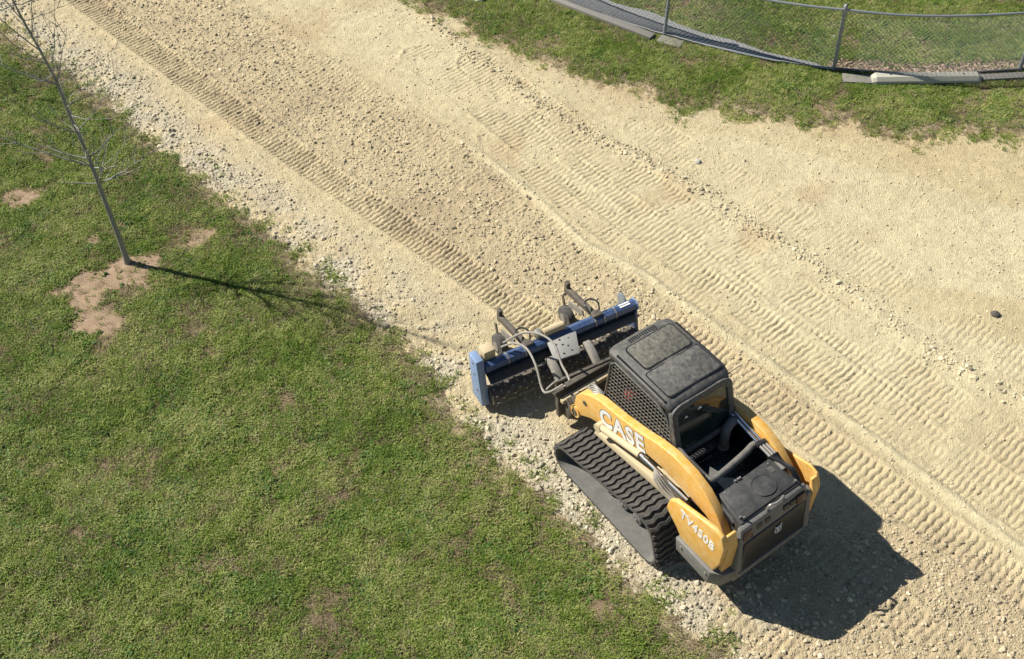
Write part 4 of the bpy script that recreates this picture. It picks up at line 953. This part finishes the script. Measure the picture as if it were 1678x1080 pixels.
# gauge wheels on forward arms
for yy in (.53, -.52):
    ga_ = B().bar((.05, yy, .66), (.76, yy, .52), .07, .09).build('wheel_arm', M['darksteel'], rake, bevel=.008)
    B().box((.72, yy-.03, .46), (.79, yy+.03, .66)).build('caster_post', M['darksteel'], ga_, bevel=.006)
    B().bar((.75, yy+.07, .44), (.66, yy+.07, .17), .015, .05).build('wheel_fork', M['darksteel'], ga_)
    B().bar((.25, yy+.055, .54), (.60, yy+.055, .40), .02, .09).build('arm_brace', M['steel'], ga_)
    tx_, tz = .60, .165
    ty = B(); ty.tube([(tx_, yy+.02, tz), (tx_, yy+.035, tz), (tx_, yy+.09, tz), (tx_, yy+.135, tz), (tx_, yy+.15, tz)], [.12, .155, .165, .155, .12], 24)
    wh = ty.build('gauge_wheel', M['rubber'], ga_, smooth=True)
    B().tube([(tx_, yy+.01, tz), (tx_, yy+.16, tz)], .07, 16).build('wheel_hub', M['steel'], wh, smooth=True)
    B().tube(smooth_path([(.05, yy-.06, .70), (.12, yy-.08, .80), (.22, yy-.04, .80), (.24, yy+.04, .78), (.16, yy+.09, .78), (.06, yy+.07, .72)], 5), .012, 6).build('wheel_arm_hose', M['black'], ga_, smooth=True)
    B().box((-.02, yy-.07, .52), (.08, yy+.07, .73)).build('arm_clamp', M['darksteel'], ga_, bevel=.006)
# motor and document tube
B().box((.04, .98, .66), (.20, 1.15, .84)).build('drive_motor', M['beige'], rake, bevel=.02)
B().tube([(.05, -.02, .75), (.05, .28, .75)], .055, 12).build('manual_tube', M['beige'], rake, smooth=True)
B().box((.02, .30, .68), (.12, .38, .80)).build('valve_block', M['steel'], rake, bevel=.01)
# mounting plate with holes and the swivel brackets back to the coupler
mp = B().hexa([(-.38, -.02, .60), (-.34, .33, .60), (-.04, .28, .66), (-.08, -.14, .66)], [(-.38, -.02, .625), (-.34, .33, .625), (-.04, .28, .685), (-.08, -.14, .685)]).build('mount_plate', M['plate'], rake, bevel=.004)
b = B()
for x, yy in ((-.12, .0), (-.14, .2), (-.22, .06), (-.24, .24), (-.30, .05), (-.30, .17), (-.18, .12), (-.10, .12)): b.tube([(x, yy, .66-(-.04-x)*.19), (x, yy, .690-(-.04-x)*.19)], .014, 8)
b.build('plate_holes', M['black'], mp)
for yy, n2 in ((-.20, 0), (.36, 1)):
    B().poly_prism([(-.20, .56), (-.26, .64), (-.42, .60), (-.60, .46), (-.66, .25), (-.56, .25), (-.46, .42), (-.34, .50)], yy-.045, yy+.045).build('swivel_bracket', M['hose'], rake, bevel=.012)
B().hexa([(-.70, -.46, .16), (-.70, .50, .16), (-.66, .50, .16), (-.66, -.46, .16)], [(-.66, -.46, .62), (-.66, .50, .62), (-.62, .50, .62), (-.62, -.46, .62)]).build('attach_plate', M['darksteel'], rake, bevel=.006)
# hoses looping from the arm tip to the beam
for q, P in enumerate(([(-1.0, .62, 1.02), (-.95, .78, .92), (-.82, .80, .84), (-.55, .74, .98), (-.25, .70, .98), (-.02, .75, .88), (.08, .88, .78)],
                       [(-1.02, .54, 1.06), (-.90, .50, 1.03), (-.70, .46, 1.0), (-.45, .42, 1.10), (-.2, .48, 1.08), (0, .62, .98), (.10, .84, .82)],
                       [(-1.0, .58, .98), (-.92, .74, .86), (-.84, .78, .80), (-.80, .62, .84), (-.78, .5, .8), (-.7, .4, .70)])):
    B().tube(smooth_path(P, 7), .0145, 8).build('hydraulic_hose', M['hose'], rake, smooth=True)

for o in list(loader.children_recursive)+list(rake.children_recursive):
    if o.name.split('.')[0] in ('side_screen_bars', 'bumper_bolts', 'arm_hose', 'bay_hose', 'hose_fittings', 'hood_bolts', 'hood_hinge_bolts', 'hood_sticker', 'tail_slot', 'roof_vent', 'fan_grille_ring', 'hydraulic_fittings', 'case_bolts', 'plate_holes', 'ribbed_hose', 'warning_sticker', 'drum_teeth'):
        o['kind'] = 'stuff'
